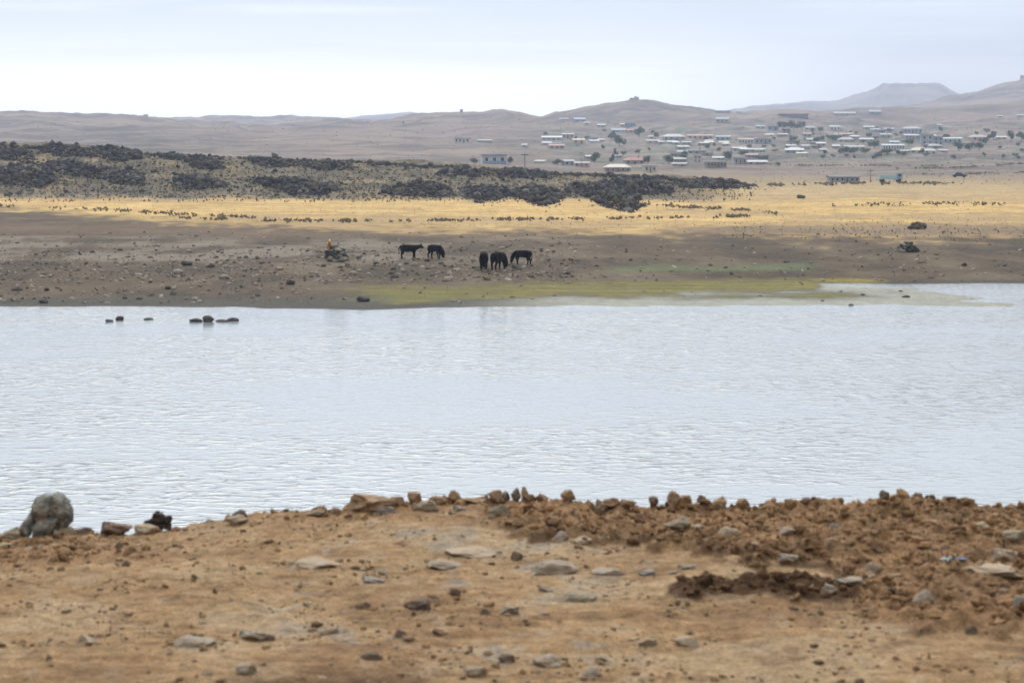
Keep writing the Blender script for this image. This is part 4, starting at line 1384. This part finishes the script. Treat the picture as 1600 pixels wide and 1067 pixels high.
def house(px, py, wpx, hpx, rpx, style, wall, roof, nwin, lab, rows=1, yaw=None, cat='house', name='house', band=None, extras=()):
    """px, py: bottom centre; widths and heights in photo pixels"""
    x, d, z = pick(px, py)
    s = d / F
    w, hw, hr = wpx * s, hpx * s, rpx * s
    dp = min(max(w * 0.7, 5.0), 9.0)
    yaw = random.uniform(-0.22, 0.22) if yaw is None else yaw
    root = empty(name, (x, d + dp / 2, z - 0.05), yaw)
    tag(root, lab, cat, 'houses of the village on the slope')
    link('wall', box_mesh('wall', [(-w / 2, w / 2, -dp / 2, dp / 2, -1.5, hw)]), MAT[wall], root)
    link('roof', roof_mesh(w, dp, hr, style), MAT[roof], root, loc=(0, 0, hw + 0.003))
    if band:
        link('base_band', box_mesh('base_band', [(-w / 2 - .04, w / 2 + .04, -dp / 2 - .04, -dp / 2 + 0.1, -1.2, hw * 0.42)]), MAT[band], root)
    if nwin:
        rh = hw / rows
        ww = min(w / nwin * 0.42, 1.4); wh = min(rh * 0.5, 1.5)
        for r_ in range(rows):
            for k_4 in range(nwin):
                cx = -w / 2 + (k_4 + 0.5) * w / nwin
                cz = rh * (r_ + 0.58)
                if r_ == 0 and k_4 == nwin // 2 and nwin > 1 and not band:
                    link('door', box_mesh('door', [(cx - ww * 0.4, cx + ww * 0.4, -dp / 2 - .05, -dp / 2 + .05, 0, rh * 0.78)]), MAT['door'], root)
                    continue
                f = link('window', box_mesh('window', [(cx - ww * .6, cx + ww * .6, -dp / 2 - .05, -dp / 2 + .05, cz - wh * .58, cz + wh * .58)]), MAT['frame'], root)
                link('pane', GLASS_ME, None, f, loc=(cx, -dp / 2 - 0.04, cz), scale=(ww, 0.06, wh))
    if w > 7 and style in ('gable', 'hip') and random.random() < 0.5:
        link('chimney', box_mesh('chimney', [(w * .2, w * .2 + .6, 0.2, 0.8, hw, hw + hr + 0.9)]), MAT['stone'], root)
    for ex in extras:
        ex(root, w, dp, hw, hr, s)
    return root


def tower_extra(root, w, dp, hw, hr, s):
    link('upper_wall', box_mesh('upper_wall', [(-w * .17, w * .17, -dp * .3, dp * .3, hw + hr, hw + hr + 2.6)]), MAT['white'], root)


def column_extra(root, w, dp, hw, hr, s):
    for k_5 in range(6):
        cx = -w / 2 + (k_5 + 0.5) * w / 6
        link('column', box_mesh('column', [(cx - .22, cx + .22, -dp / 2 - 1.3, -dp / 2 - .86, -1.2, hw)]), MAT['white'], root)
    link('porch_roof', box_mesh('porch_roof', [(-w / 2 - .3, w / 2 + .3, -dp / 2 - 1.6, -dp / 2 - .36, hw, hw + .25)]), MAT['r_steel'], root)


HOUSES = [
    (771, 256.5, 37, 13.5, 2.0, 'flat', 'white', 'r_blue', 3, 'white house with blue flat roof and blue lower band just above the dark ridge', dict(band='blue', yaw=0.12, rows=1)),
    (723, 223, 23, 7.5, 1, 'flat', 'white', 'r_white', 4, 'long white building alone at the left of the village', {}),
    (757, 222.5, 22, 2.5, 1.6, 'gable', 'grey', 'r_white', 0, 'low white roofed shed right of the long white building', {}),
    (820, 231, 8, 4, 2, 'gable', 'white', 'r_white', 1, 'tiny white hut alone on the slope left of the tree', {}),
    (863, 219, 31, 4, 2.6, 'gable', 'bluegrey', 'r_steel', 4, 'long low building with pale roof at the upper left of the village', {}),
    (888, 216, 18, 6, 1.5, 'gable', 'pink', 'r_grey', 3, 'pinkish house right of the long pale roofed building', {}),
    (904, 224.5, 18, 5.5, 2.2, 'gable', 'peach', 'r_cream', 2, 'peach coloured house below the pinkish house', {}),
    (869, 233, 24, 5, 2.6, 'gable', 'pink', 'r_pink', 3, 'long house with rusty pink roof at the village left', {}),
    (905, 191, 18, 4, 2.8, 'gable', 'grey', 'r_blue', 2, 'blue roofed house high on the fort hill slope', {}),
    (881, 188, 13, 2.4, 1.6, 'gable', 'grey', 'r_white', 0, 'white roofed shed left of the blue roofed house on the hill', {}),
    (917, 195, 9, 2.6, 1.6, 'gable', 'white', 'r_white', 1, 'small white hut just below the blue roofed house', {}),
    (940, 199, 12, 3.2, 1.6, 'gable', 'bluegrey', 'r_grey', 2, 'grey house between the blue roofed house and the broad white roof', {}),
    (844, 255.5, 15, 3, 2.0, 'shed', 'cream', 'r_white', 0, 'white sloping shed roof right of the blue and white house', {}),
    (888, 259, 16, 7, 2, 'gable', 'bluegrey', 'r_white', 2, 'blue grey house with white gable just over the ridge', {}),
    (910, 261, 22, 6, 1.6, 'gable', 'pink', 'r_grey', 3, 'dull mauve house behind the ridge left of the cream roof', {}),
    (965, 269, 39, 7, 5, 'hip', 'stone', 'r_cream', 5, 'broad house with large cream hipped roof behind the ridge', dict(yaw=0.05)),
    (1015, 269, 18, 9, 2, 'flat', 'white', 'r_grey', 3, 'white house with dark openings right of the cream roof', {}),
    (991, 256.5, 31, 5.5, 4.5, 'hip', 'grey', 'r_red', 3, 'house with dark red hipped roof in the village centre', dict(yaw=0.1)),
    (966, 207, 21, 4, 3.4, 'gable', 'blue', 'r_white', 3, 'blue walled house under a broad bright white roof', {}),
    (985, 198.5, 16, 5.5, 1, 'flat', 'blue', 'r_steel', 4, 'light blue house on the upper edge of the village centre', {}),
    (974, 198.5, 8, 4, 1.2, 'gable', 'peach', 'r_cream', 1, 'small peach hut joined left of the light blue house', {}),
    (983, 206.5, 14, 3, 1.4, 'gable', 'peach', 'r_pink', 2, 'peach shed right of the broad bright white roof', {}),
    (1053, 219, 34, 5, 4.4, 'hip', 'grey', 'r_grey', 4, 'wide grey hip roofed building in the upper village centre', {}),
    (1017, 217, 9, 3, 2, 'hip', 'white', 'r_white', 1, 'small white roof left of the wide grey building', {}),
    (1020, 224, 20, 3.5, 2, 'gable', 'pink', 'r_white', 2, 'pale roofed house in the roof row under the small white roof', {}),
    (1034, 225.5, 9, 3.2, 2, 'gable', 'grey', 'r_white', 1, 'bright little white roof in the middle of the roof row', {}),
    (1056, 226, 10, 3, 2, 'gable', 'grey', 'r_steel', 1, 'bluish white little roof in the roof row below the grey building', {}),
    (1074, 226, 14, 3, 2, 'gable', 'bluegrey', 'r_white', 2, 'white roof of the roof row beside the bluish one', {}),
    (1094, 217.5, 40, 5, 2, 'gable', 'peach', 'r_pink', 5, 'long peach house with rusty roof in the upper village', dict(yaw=0.03)),
    (1131, 219, 22, 5, 1.5, 'gable', 'blue', 'r_steel', 3, 'blue house right of the long peach house', {}),
    (1108, 225.5, 14, 2.6, 2, 'gable', 'cream', 'r_cream', 1, 'cream roof of the roof row below the long peach house', {}),
    (1132, 225.5, 14, 2.6, 1.8, 'gable', 'cream', 'r_cream', 1, 'cream roof at the right end of the roof row', {}),
    (1164, 225, 24, 6.5, 2, 'gable', 'white', 'r_pink', 5, 'whitish house with five dark openings under a rusty roof', {}),
    (1192, 225, 26, 7.5, 1.2, 'flat', 'bluegrey', 'r_steel', 4, 'pale blue grey flat roofed house right of the rusty roofed one', {}),
    (1204, 214, 16, 3, 2.2, 'hip', 'cream', 'r_cream', 1, 'small house with bright cream hipped roof above the pale blue grey house', {}),
    (1088, 240, 30, 4.5, 2.4, 'gable', 'bluegrey', 'r_dark', 3, 'blue grey shed with dark roof in mid village', {}),
    (1091, 253, 11, 8.5, 1.6, 'flat', 'white', 'r_grey', 2, 'narrow white two storey house beside the grey terrace', dict(rows=2)),
    (1061, 254, 22, 6, 1.6, 'gable', 'grey', 'r_grey', 5, 'grey terrace with many openings left of the narrow white house', {}),
    (1063, 259.5, 22, 3, 2, 'gable', 'pink', 'r_white', 2, 'low house with pale roof below the grey terrace', {}),
    (1119, 262.5, 31, 9, 1.2, 'flat', 'stone', 'r_grey', 6, 'unfinished stone house with a row of dark openings', dict(yaw=0.1)),
    (1156, 257, 20, 9.5, 2, 'flat', 'white', 'r_white', 3, 'white house with a columned porch and white roof', dict(yaw=0.05, extras=(column_extra,))),
    (1183, 257.5, 31, 4, 2.6, 'gable', 'pink', 'r_steel', 3, 'long low house with light blue roof joined to the columned house', dict(yaw=0.05)),
    (1155, 236, 22, 4, 2, 'gable', 'grey', 'r_grey', 3, 'grey house behind the columned house', {}),
    (1181, 238, 30, 4, 1.6, 'gable', 'bluegrey', 'r_grey', 4, 'wide blue grey house above the long low light blue roof', {}),
    (1175, 246.5, 18, 4, 2, 'gable', 'pink', 'r_pink', 2, 'mauve house directly over the long low light blue roof', {}),
    (1130, 192, 20, 5.5, 3.4, 'gable', 'grey', 'r_white', 3, 'solitary house with bright white roof on the slope of the fort hill', dict(yaw=-0.2)),
    (1130, 177, 22, 2.5, 1.2, 'flat', 'bluegrey', 'r_blue', 0, 'long low dark blue shed on the saddle', {}),
    (1155, 176.5, 8, 2, 1.5, 'gable', 'white', 'r_white', 0, 'tiny white hut on the saddle right of the blue shed', {}),
    (1188, 202, 14, 4, 2, 'gable', 'grey', 'r_white', 2, 'grey house with pale roof left of the blue box house', {}),
    (1208, 204.5, 17, 7, 0.8, 'flat', 'blue', 'r_steel', 2, 'plain blue box shaped house at the upper village', {}),
    (1240, 184.5, 46, 4.5, 2, 'flat', 'dark', 'r_dark', 8, 'very long dark building on the upper slope', dict(yaw=0.0)),
    (1320, 180, 34, 2.6, 2.6, 'gable', 'pink', 'r_white', 4, 'long barn with bright white roof high on the slope', dict(yaw=0.0)),
    (1368, 178, 18, 3, 2.6, 'gable', 'bluegrey', 'r_blue', 2, 'blue roofed house high on the slope right of the long barn', {}),
    (1267, 203, 17, 3, 2.8, 'hip', 'grey', 'r_white', 2, 'house with bright white hipped roof right of the upper trees', {}),
    (1304, 204, 16, 5.5, 2, 'gable', 'white', 'r_grey', 3, 'whitish house in the upper right village', {}),
    (1318, 213, 28, 3.2, 1.8, 'gable', 'pink', 'r_pink', 3, 'long pinkish roof in the upper right village', {}),
    (1323, 222, 25, 3.5, 3.2, 'hip', 'grey', 'r_white', 3, 'big white hipped roof in the middle of the right village', {}),
    (1335, 233, 31, 3, 2.4, 'gable', 'white', 'r_white', 4, 'long white roof over the hedge in the right village', {}),
    (1266, 222, 10, 3.5, 2, 'gable', 'grey', 'r_white', 1, 'small white roofed house left of the big white hipped roof', {}),
    (1284, 228, 14, 3.4, 2, 'gable', 'grey', 'r_steel', 2, 'pale steel roofed house below the small white roofed house', {}),
    (1236, 228, 10, 5, 1.5, 'flat', 'pink', 'r_grey', 1, 'small pinkish block house at the village middle', {}),
    (1243, 239, 28, 4, 3, 'gable', 'bluegrey', 'r_steel', 3, 'light steel roofed house at the lower village middle', {}),
    (1254, 242, 16, 2, 1.8, 'shed', 'cream', 'r_cream', 0, 'cream shed at the lower edge of the village middle', {}),
    (1286, 237, 10, 2.6, 2, 'gable', 'grey', 'r_white', 1, 'tiny bright roof at the lower edge of the village', {}),
    (1358, 203, 16, 4, 2, 'gable', 'grey', 'r_steel', 2, 'grey house under the blue roofed house on the right', {}),
    (1368, 206, 14, 3, 2, 'gable', 'bluegrey', 'r_white', 1, 'white roof on the right slope, left of two', {}),
    (1389, 205, 15, 3, 1.8, 'gable', 'bluegrey', 'r_white', 1, 'white roof on the right slope, right of two', {}),
    (1384, 215, 18, 4, 2.4, 'gable', 'grey', 'r_white', 2, 'pale roof house above the long white terrace', {}),
    (1396, 234, 34, 6.5, 2, 'gable', 'white', 'r_steel', 8, 'long white terrace with many windows in the right village', dict(yaw=0.02)),
    (1355, 222, 22, 4, 2, 'gable', 'grey', 'r_grey', 3, 'grey house right of the big white hipped roof', {}),
    (1426, 209, 29, 7.5, 3.4, 'hip', 'bluegrey', 'r_white', 5, 'large dark walled house with broad white hipped roof', dict(yaw=0.03)),
    (1467, 199, 7, 3, 2, 'gable', 'white', 'r_white', 1, 'tiny white house right of the broad white hipped roof', {}),
    (1425, 217, 22, 5, 1.8, 'gable', 'grey', 'r_grey', 4, 'grey house with many openings below the broad white hipped roof', {}),
    (1449, 227, 18, 15, 2.2, 'flat', 'bluegrey', 'r_white', 2, 'tall blue grey two storey house in the right village', dict(rows=2)),
    (1466, 226, 14, 11, 1.5, 'flat', 'bluegrey', 'r_white', 2, 'second blue grey two storey house, lower than its neighbour', dict(rows=2)),
    (1490, 224, 28, 7, 2, 'gable', 'bluegrey', 'r_grey', 4, 'long slate grey house right of the two storey houses', {}),
    (1462, 231, 20, 2.6, 3, 'hip', 'grey', 'r_white', 2, 'pale hipped roof below the two storey houses', {}),
    (1433, 239, 18, 3.6, 3.6, 'hip', 'cream', 'r_cream', 2, 'cream house with domed pale roof at the lower right village', {}),
    (1452, 240, 22, 4, 3.2, 'hip', 'cream', 'r_grey', 2, 'cream grey roofed house beside the domed pale roof', {}),
    (1414, 238.5, 14, 2.2, 1.8, 'gable', 'grey', 'r_white', 1, 'low white roof left of the domed pale roof', {}),
    (1474, 238, 13, 2.2, 2, 'gable', 'grey', 'r_white', 1, 'low white roof right of the cream houses', {}),
    (1530, 220, 27, 5.5, 3.4, 'hip', 'pink', 'r_white', 3, 'pink walled house with white hipped roof at the far right of the village', {}),
    (1566, 218, 16, 3, 2, 'gable', 'grey', 'r_steel', 2, 'grey shed between the trees at the far right', {}),
    (1563, 184, 8, 2, 1.6, 'gable', 'white', 'r_white', 1, 'left of two tiny white huts high on the right slope', {}),
    (1595, 183, 10, 2.4, 1.6, 'gable', 'white', 'r_white', 1, 'right of two tiny white huts high on the right slope', {}),
    (1320, 285, 46, 8, 3, 'gable', 'bluegrey', 'r_dark', 6, 'blue grey farm building alone behind the right pasture', dict(yaw=0.0)),
]
for (px, py, w, h, r_, st, wl, rf, nw, lab, kw) in HOUSES:
    house(px, py, w, h, r_, st, wl, rf, nw, lab, **kw)

gh = random.Random(31)
for i in range(46):
    px = gh.gauss(1160, 130) if i < 22 else gh.uniform(1230, 1480) if i < 40 else gh.uniform(860, 1000)
    py = gh.uniform(212, 250) if px < 1220 else gh.uniform(200, 236)
    st_, wl_, rf_ = gh.choice(['gable', 'gable', 'hip', 'flat', 'shed']), gh.choice(['grey', 'stone', 'bluegrey', 'pink', 'dark']), gh.choice(['r_grey', 'r_dark', 'r_pink', 'r_grey', 'r_steel'])
    lab = 'small %s house with %s %s roof in the %s %s of the village' % (
        {'grey': 'grey', 'stone': 'stone brown', 'bluegrey': 'blue grey', 'pink': 'dull pink', 'dark': 'dark'}[wl_], {'r_grey': 'grey', 'r_dark': 'dark', 'r_pink': 'rusty', 'r_steel': 'pale steel'}[rf_],
        {'gable': 'pitched', 'hip': 'hipped', 'flat': 'flat', 'shed': 'sloping'}[st_], 'upper' if py < 226 else 'lower', 'left' if px < 1060 else 'middle' if px < 1280 else 'right')
    house(px, py, gh.uniform(9, 19), gh.uniform(2.6, 4.2), gh.uniform(1.4, 2.4), st_, wl_, rf_, gh.choice([0, 1, 2, 2, 3]), lab)

# fort ruin on the hill top
x, d, z = pick(992, 156.5)
x = (992 - 800) * 2250 / F; d = 2250.0; z = float(terr_z(np.array([x]), np.array([d]))[0]) - 0.5
s = d / F
root = empty('fort_ruin', (x, d, z))
tag(root, 'ruined stone fort with a broken tower on the hill top', 'ruin')
link('wall', box_mesh('wall', [(-8 * s, -1 * s, -3, 3, -2, 3.4 * s)]), MAT['stone'], root)
link('tower', box_mesh('tower', [(-0.8 * s, 2.5 * s, -3, 3, -2, 6.0 * s), (2.6 * s, 3.8 * s, -2, 2, -2, 4.2 * s), (3.9 * s, 6 * s, -2.5, 2.5, -2, 5.2 * s)]), MAT['grey'], root)
for px, py, w, h, lab in ((721, 174, 4, 5, 'tiny stone post on the crest of the low hill'), (228, 181, 6, 4, 'tiny hut on the skyline at left'), (1597, 123, 5, 5, 'tiny hut on the skyline at the right margin')):
    d = 2250.0 if px < 1000 else 3400.0
    x = (px - 800) * d / F
    z = float(terr_z(np.array([x]), np.array([d]))[0])
    s = d / F
    root = empty('hilltop_hut', (x, d, z))
    tag(root, lab, 'hut')
    link('wall', box_mesh('wall', [(-w * s / 2, w * s / 2, -2, 2, -2, h * s * 0.7)]), MAT['stone'], root)
    link('roof', roof_mesh(w * s, 4, h * s * 0.3, 'gable'), MAT['r_dark'], root, loc=(0, 0, h * s * 0.7 + .003))

# blue lorry and dark car by the pasture wall
def wheel_mesh(r, w):
    bm = bmesh.new()
    q = bmesh.ops.create_cone(bm, cap_ends=True, segments=14, radius1=r, radius2=r, depth=w)
    bmesh.ops.rotate(bm, cent=(0, 0, 0), matrix=Matrix.Rotation(math.pi / 2, 3, 'X'), verts=q['verts'])
    me = bpy.data.meshes.new('wheel'); bm.to_mesh(me); bm.free()
    return me


tyre = paint('tyre', (0.02, 0.02, 0.02), 0.9, 0.1, 3)
x, d, z = pick(1391, 285)
root = empty('lorry', (x, d, z), 0.05)
tag(root, 'light blue lorry parked behind the pasture wall', 'lorry')
link('cab', box_mesh('cab', [(1.6, 3.0, -1.05, 1.05, 0.6, 2.5)]), MAT['blue'], root)
link('windscreen', box_mesh('windscreen', [(1.9, 3.03, -0.95, 0.95, 1.6, 2.25), (1.9, 2.7, -1.08, 1.08, 1.6, 2.25)]), MAT['glass'], root)
link('cargo_box', box_mesh('cargo_box', [(-3.0, 1.5, -1.15, 1.15, 0.8, 2.0)]), paint('lorry_box', (0.35, 0.50, 0.55), 0.5, 0.1), root)
for wx in (-2.2, 2.2):
    for wy in (-1.0, 1.0):
        link('wheel', wheel_mesh(0.48, 0.3), tyre, root, loc=(wx, wy, 0.48))
x, d, z = pick(1499, 277.5)
root = empty('parked_car', (x, d, z), -0.05)
tag(root, 'dark blue car parked on the slope at the right', 'car')
cp = paint('dark_car_paint', (0.03, 0.045, 0.11), 0.3, 0.05)
me = bpy.data.meshes.new('body')
pr = [(-2.1, .35), (2.1, .35), (2.15, .75), (1.2, .9), (.55, 1.42), (-1.1, 1.45), (-1.7, .95), (-2.12, .88)]
me.from_pydata([(p[0], s_ * 0.85, p[1]) for s_ in (-1, 1) for p in pr], [], [tuple(range(7, -1, -1)), tuple(range(8, 16))] + [(i, (i + 1) % 8, 8 + (i + 1) % 8, 8 + i) for i in range(8)])
link('body', me, cp, root)
link('window', box_mesh('window', [(-1.1, 0.5, -0.87, 0.87, 0.98, 1.32)]), MAT['glass'], root)
for wx in (-1.35, 1.35):
    for wy in (-.8, .8):
        link('wheel', wheel_mesh(0.32, 0.2), tyre, root, loc=(wx, wy, .32))

# utility poles
for px, py, h, lab in ((820, 262, 24, 'utility pole left of the village behind the ridge'), (908, 262, 26, 'utility pole by the green tree behind the ridge'), (1360, 285, 22, 'utility pole between the farm building and the lorry'),
                       (940, 214, 14, 'pale utility pole in the upper village'), (1318, 178, 9, 'utility pole beside the long white roofed barn')):
    x, d, z = pick(px, py)
    s = d / F
    root = empty('utility_pole', (x, d, z - 0.3))
    tag(root, lab, 'utility pole', 'utility poles')
    link('pole', box_mesh('pole', [(-.14, .14, -.14, .14, 0, h * s)]), MAT['grey'], root)
    link('crossarm', box_mesh('crossarm', [(-.9, .9, -.22, -.142, h * s * .9, h * s * .9 + .16)]), MAT['wood'], root)


# ------------------------------------------------------------------ trees
def crown_mesh(seed, n=1100):
    g = np.random.default_rng(seed)
    nb = 9
    bc = np.stack([g.uniform(-.55, .55, nb), g.uniform(-.55, .55, nb), g.uniform(-.35, .62, nb)], -1)
    br = g.uniform(0.26, 0.46, nb)
    k_6 = g.integers(0, nb, n)
    v = g.normal(0, 1, (n, 3)); v /= np.linalg.norm(v, axis=1, keepdims=True)
    p = bc[k_6] + v * (br[k_6] * g.uniform(0.6, 1.0, n) ** 0.5)[:, None]
    V = np.zeros((n, 4, 3))
    a = g.normal(0, 1, (n, 3)); a /= np.linalg.norm(a, axis=1, keepdims=True)
    b_ = np.cross(a, g.normal(0, 1, (n, 3))); b_ /= np.linalg.norm(b_, axis=1, keepdims=True)
    s_ = g.uniform(0.05, 0.11, n)[:, None]
    V[:, 0] = p - a * s_; V[:, 1] = p + b_ * s_ * .7; V[:, 2] = p + a * s_; V[:, 3] = p - b_ * s_ * .7
    return np_mesh('crown', V.reshape(-1, 3), np.arange(n * 4).reshape(-1, 4))


leaf_m, t, b = new_mat('leaves')
n = noise_tex(t, geopos(t), 0.7, 3, 0.6)
t.links.new(mixc(t, mrange(t, n, 0.35, 0.65, 0, 1), (0.025, 0.070, 0.038), (0.055, 0.115, 0.060)), b.inputs['Base Color'])
b.inputs['Roughness'].default_value = 0.7
CROWNS = [crown_mesh(900 + i) for i in range(5)]
for c in CROWNS:
    c.materials.append(leaf_m)


def trunk_mesh(seed):
    g = random.Random(seed)
    bm = bmesh.new()
    def limb(p0, p1, r0, r1):
        ax = (p1 - p0); l = ax.length
        q = bmesh.ops.create_cone(bm, cap_ends=True, segments=7, radius1=r0, radius2=r1, depth=l)
        M = Matrix.Translation((p0 + p1) / 2) @ ax.to_track_quat('Z', 'Y').to_matrix().to_4x4()
        bmesh.ops.transform(bm, matrix=M, verts=q['verts'])
    top = Vector((0.05, 0, 0.5))
    limb(Vector((0, 0, -0.1)), top, 0.06, 0.04)
    for _ in range(4):
        limb(top - Vector((0, 0, g.uniform(0, .15))), Vector((g.uniform(-.3, .3), g.uniform(-.3, .3), g.uniform(.7, .9))), 0.03, 0.012)
    me = bpy.data.meshes.new('trunk'); bm.to_mesh(me); bm.free()
    me.materials.append(MAT['wood'])
    return me


TRUNKS = [trunk_mesh(i) for i in range(3)]
TREES = [
    (929, 254, 19, 14, 'big dark green tree just left of the red roofed house'), (871, 258, 18, 8, 'olive green bush behind the ridge right of the blue and white house'),
    (797, 257, 10, 11, 'green bush at the right wall of the blue and white house'), (741, 257, 14, 8, 'faint green bush left of the blue and white house'),
    (968, 229, 20, 14, 'broad dark tree below the broad bright white roof'), (955, 219, 14, 10, 'dark tree left of the broad dark tree'), (999, 214, 16, 13, 'grey green tree right of the broad bright white roof'),
    (1011, 258, 10, 13, 'slim green tree right of the red roofed house'), (1045, 258, 17, 12, 'green tree between the red roof and the grey terrace'), (957, 256, 9, 12, 'slim dark tree left of the red roofed house'),
    (1136, 252, 14, 13, 'round green tree behind the unfinished stone house'), (1161, 243, 16, 6, 'dark green bush behind the columned house'), (1194, 251, 16, 8, 'green bush behind the long low light blue roof'),
    (1224, 204, 18, 11, 'dark tree right of the blue box house'), (1240, 204, 16, 12, 'tree in the middle of the upper tree row'), (1253, 203, 13, 11, 'tree at the right end of the upper tree row'),
    (1240, 222, 14, 8, 'dark tree below the upper tree row'), (1276, 223, 12, 8, 'bush left of the big white hipped roof'), (1303, 223, 14, 9, 'tree touching the left of the big white hipped roof'),
    (1318, 241, 18, 10, 'bush at the left end of the village hedge'), (1334, 241, 18, 9, 'bush in the middle of the village hedge'), (1352, 240, 18, 8, 'bush at the right end of the village hedge'),
    (1366, 232, 16, 11, 'tree left of the long white terrace'), (1386, 242, 28, 8, 'wide bush below the long white terrace'), (1370, 246, 14, 7, 'low bush under the tree by the long white terrace'),
    (1498, 236, 18, 12, 'tree at the left end of the right hand grove'), (1514, 236, 18, 12, 'tree in the middle of the right hand grove'), (1530, 235, 16, 11, 'tree at the right end of the right hand grove'),
    (1540, 227, 12, 9, 'small tree below the pink walled house'), (1552, 219, 16, 11, 'tree right of the pink walled house'), (1580, 221, 14, 14, 'tall tree near the right margin of the village'), (1596, 221, 16, 12, 'tree at the right margin of the village'),
    (1478, 217, 12, 7, 'bush among the blue grey houses'), (1215, 260, 12, 5, 'low bush right of the long low light blue roof'), (1027, 216, 9, 7, 'small tree left of the wide grey building'), (1420, 228, 14, 9, 'tree below the grey house with many openings'),
]
for i, (px, py, w, h, lab) in enumerate(TREES):
    x, d, z = pick(px, py)
    s = d / F
    root = empty('tree', (x, d, z), random.uniform(0, 6.28))
    bush = 'bush' in lab
    root.name = 'bush' if bush else 'tree'
    tag(root, lab, 'bush' if bush else 'tree', 'trees and bushes of the village')
    W_, H_ = w * s * 1.15, h * s * 1.2
    link('trunk', TRUNKS[i % 3], None, root, scale=(W_ * 0.6, W_ * 0.6, H_ * 0.8))
    link('crown', CROWNS[i % 5], None, root, loc=(0, 0, H_ * (0.5 if bush else 0.56)), scale=(W_ * 0.56, W_ * 0.5, H_ * 0.55))

gb = random.Random(5)
for i in range(80):
    px = gb.uniform(850, 1600) if i < 70 else gb.uniform(1180, 1420)
    py = gb.uniform(206, 250)
    x, d, z = pick(px, py)
    s = d / F
    root = empty('bush', (x, d, z), gb.uniform(0, 6.28))
    tag(root, 'small dark garden bush in the %s %s of the distant village' % ('upper' if py < 226 else 'lower', 'left' if px < 1060 else 'middle' if px < 1280 else 'right'), 'bush', 'small garden bushes of the village')
    W_, H_ = gb.uniform(6, 13) * s, gb.uniform(4, 8) * s
    link('trunk', TRUNKS[i % 3], None, root, scale=(W_ * 0.6, W_ * 0.6, H_ * 0.8))
    link('crown', CROWNS[i % 5], None, root, loc=(0, 0, H_ * 0.5), scale=(W_ * 0.56, W_ * 0.5, H_ * 0.55))

# scattered scrub specks on the slopes
Pp = np.concatenate([px_scatter(1500, -35, 1635, 182, 262, 95, lambda u, y: 1.0 if y > np.interp(u, *R1c) + 3 else 0), px_scatter(500, 1180, 1635, 240, 288, 96)])
r = np.random.default_rng(97).uniform(0.2, 0.6, len(Pp)) * (Pp[:, 1] / 1500).clip(0.5, 1.3)
o = soup('slope_scrub', Pp, r, scrub_m, seed=98, flat=0.7)
tag(o, 'dark scrub and stones dotted over the hill slopes', 'scrub', kind='stuff')

# ================================================================== HAZE
hz = box_mesh('haze', [(-6600, 6600, -60, 8300, -6, 560)])
hm, t, b = new_mat('haze_air')
t.nodes.remove(b)
pv = t.nodes.new('ShaderNodeVolumePrincipled')
pv.inputs['Color'].default_value = (0.66, 0.77, 1.0, 1)
pv.inputs['Density'].default_value = 0.000138
pv.inputs['Anisotropy'].default_value = 0.45
t.links.new(pv.outputs[0], t.nodes['Material Output'].inputs['Volume'])
o = link('haze', hz, hm)
tag(o, kind='stuff')
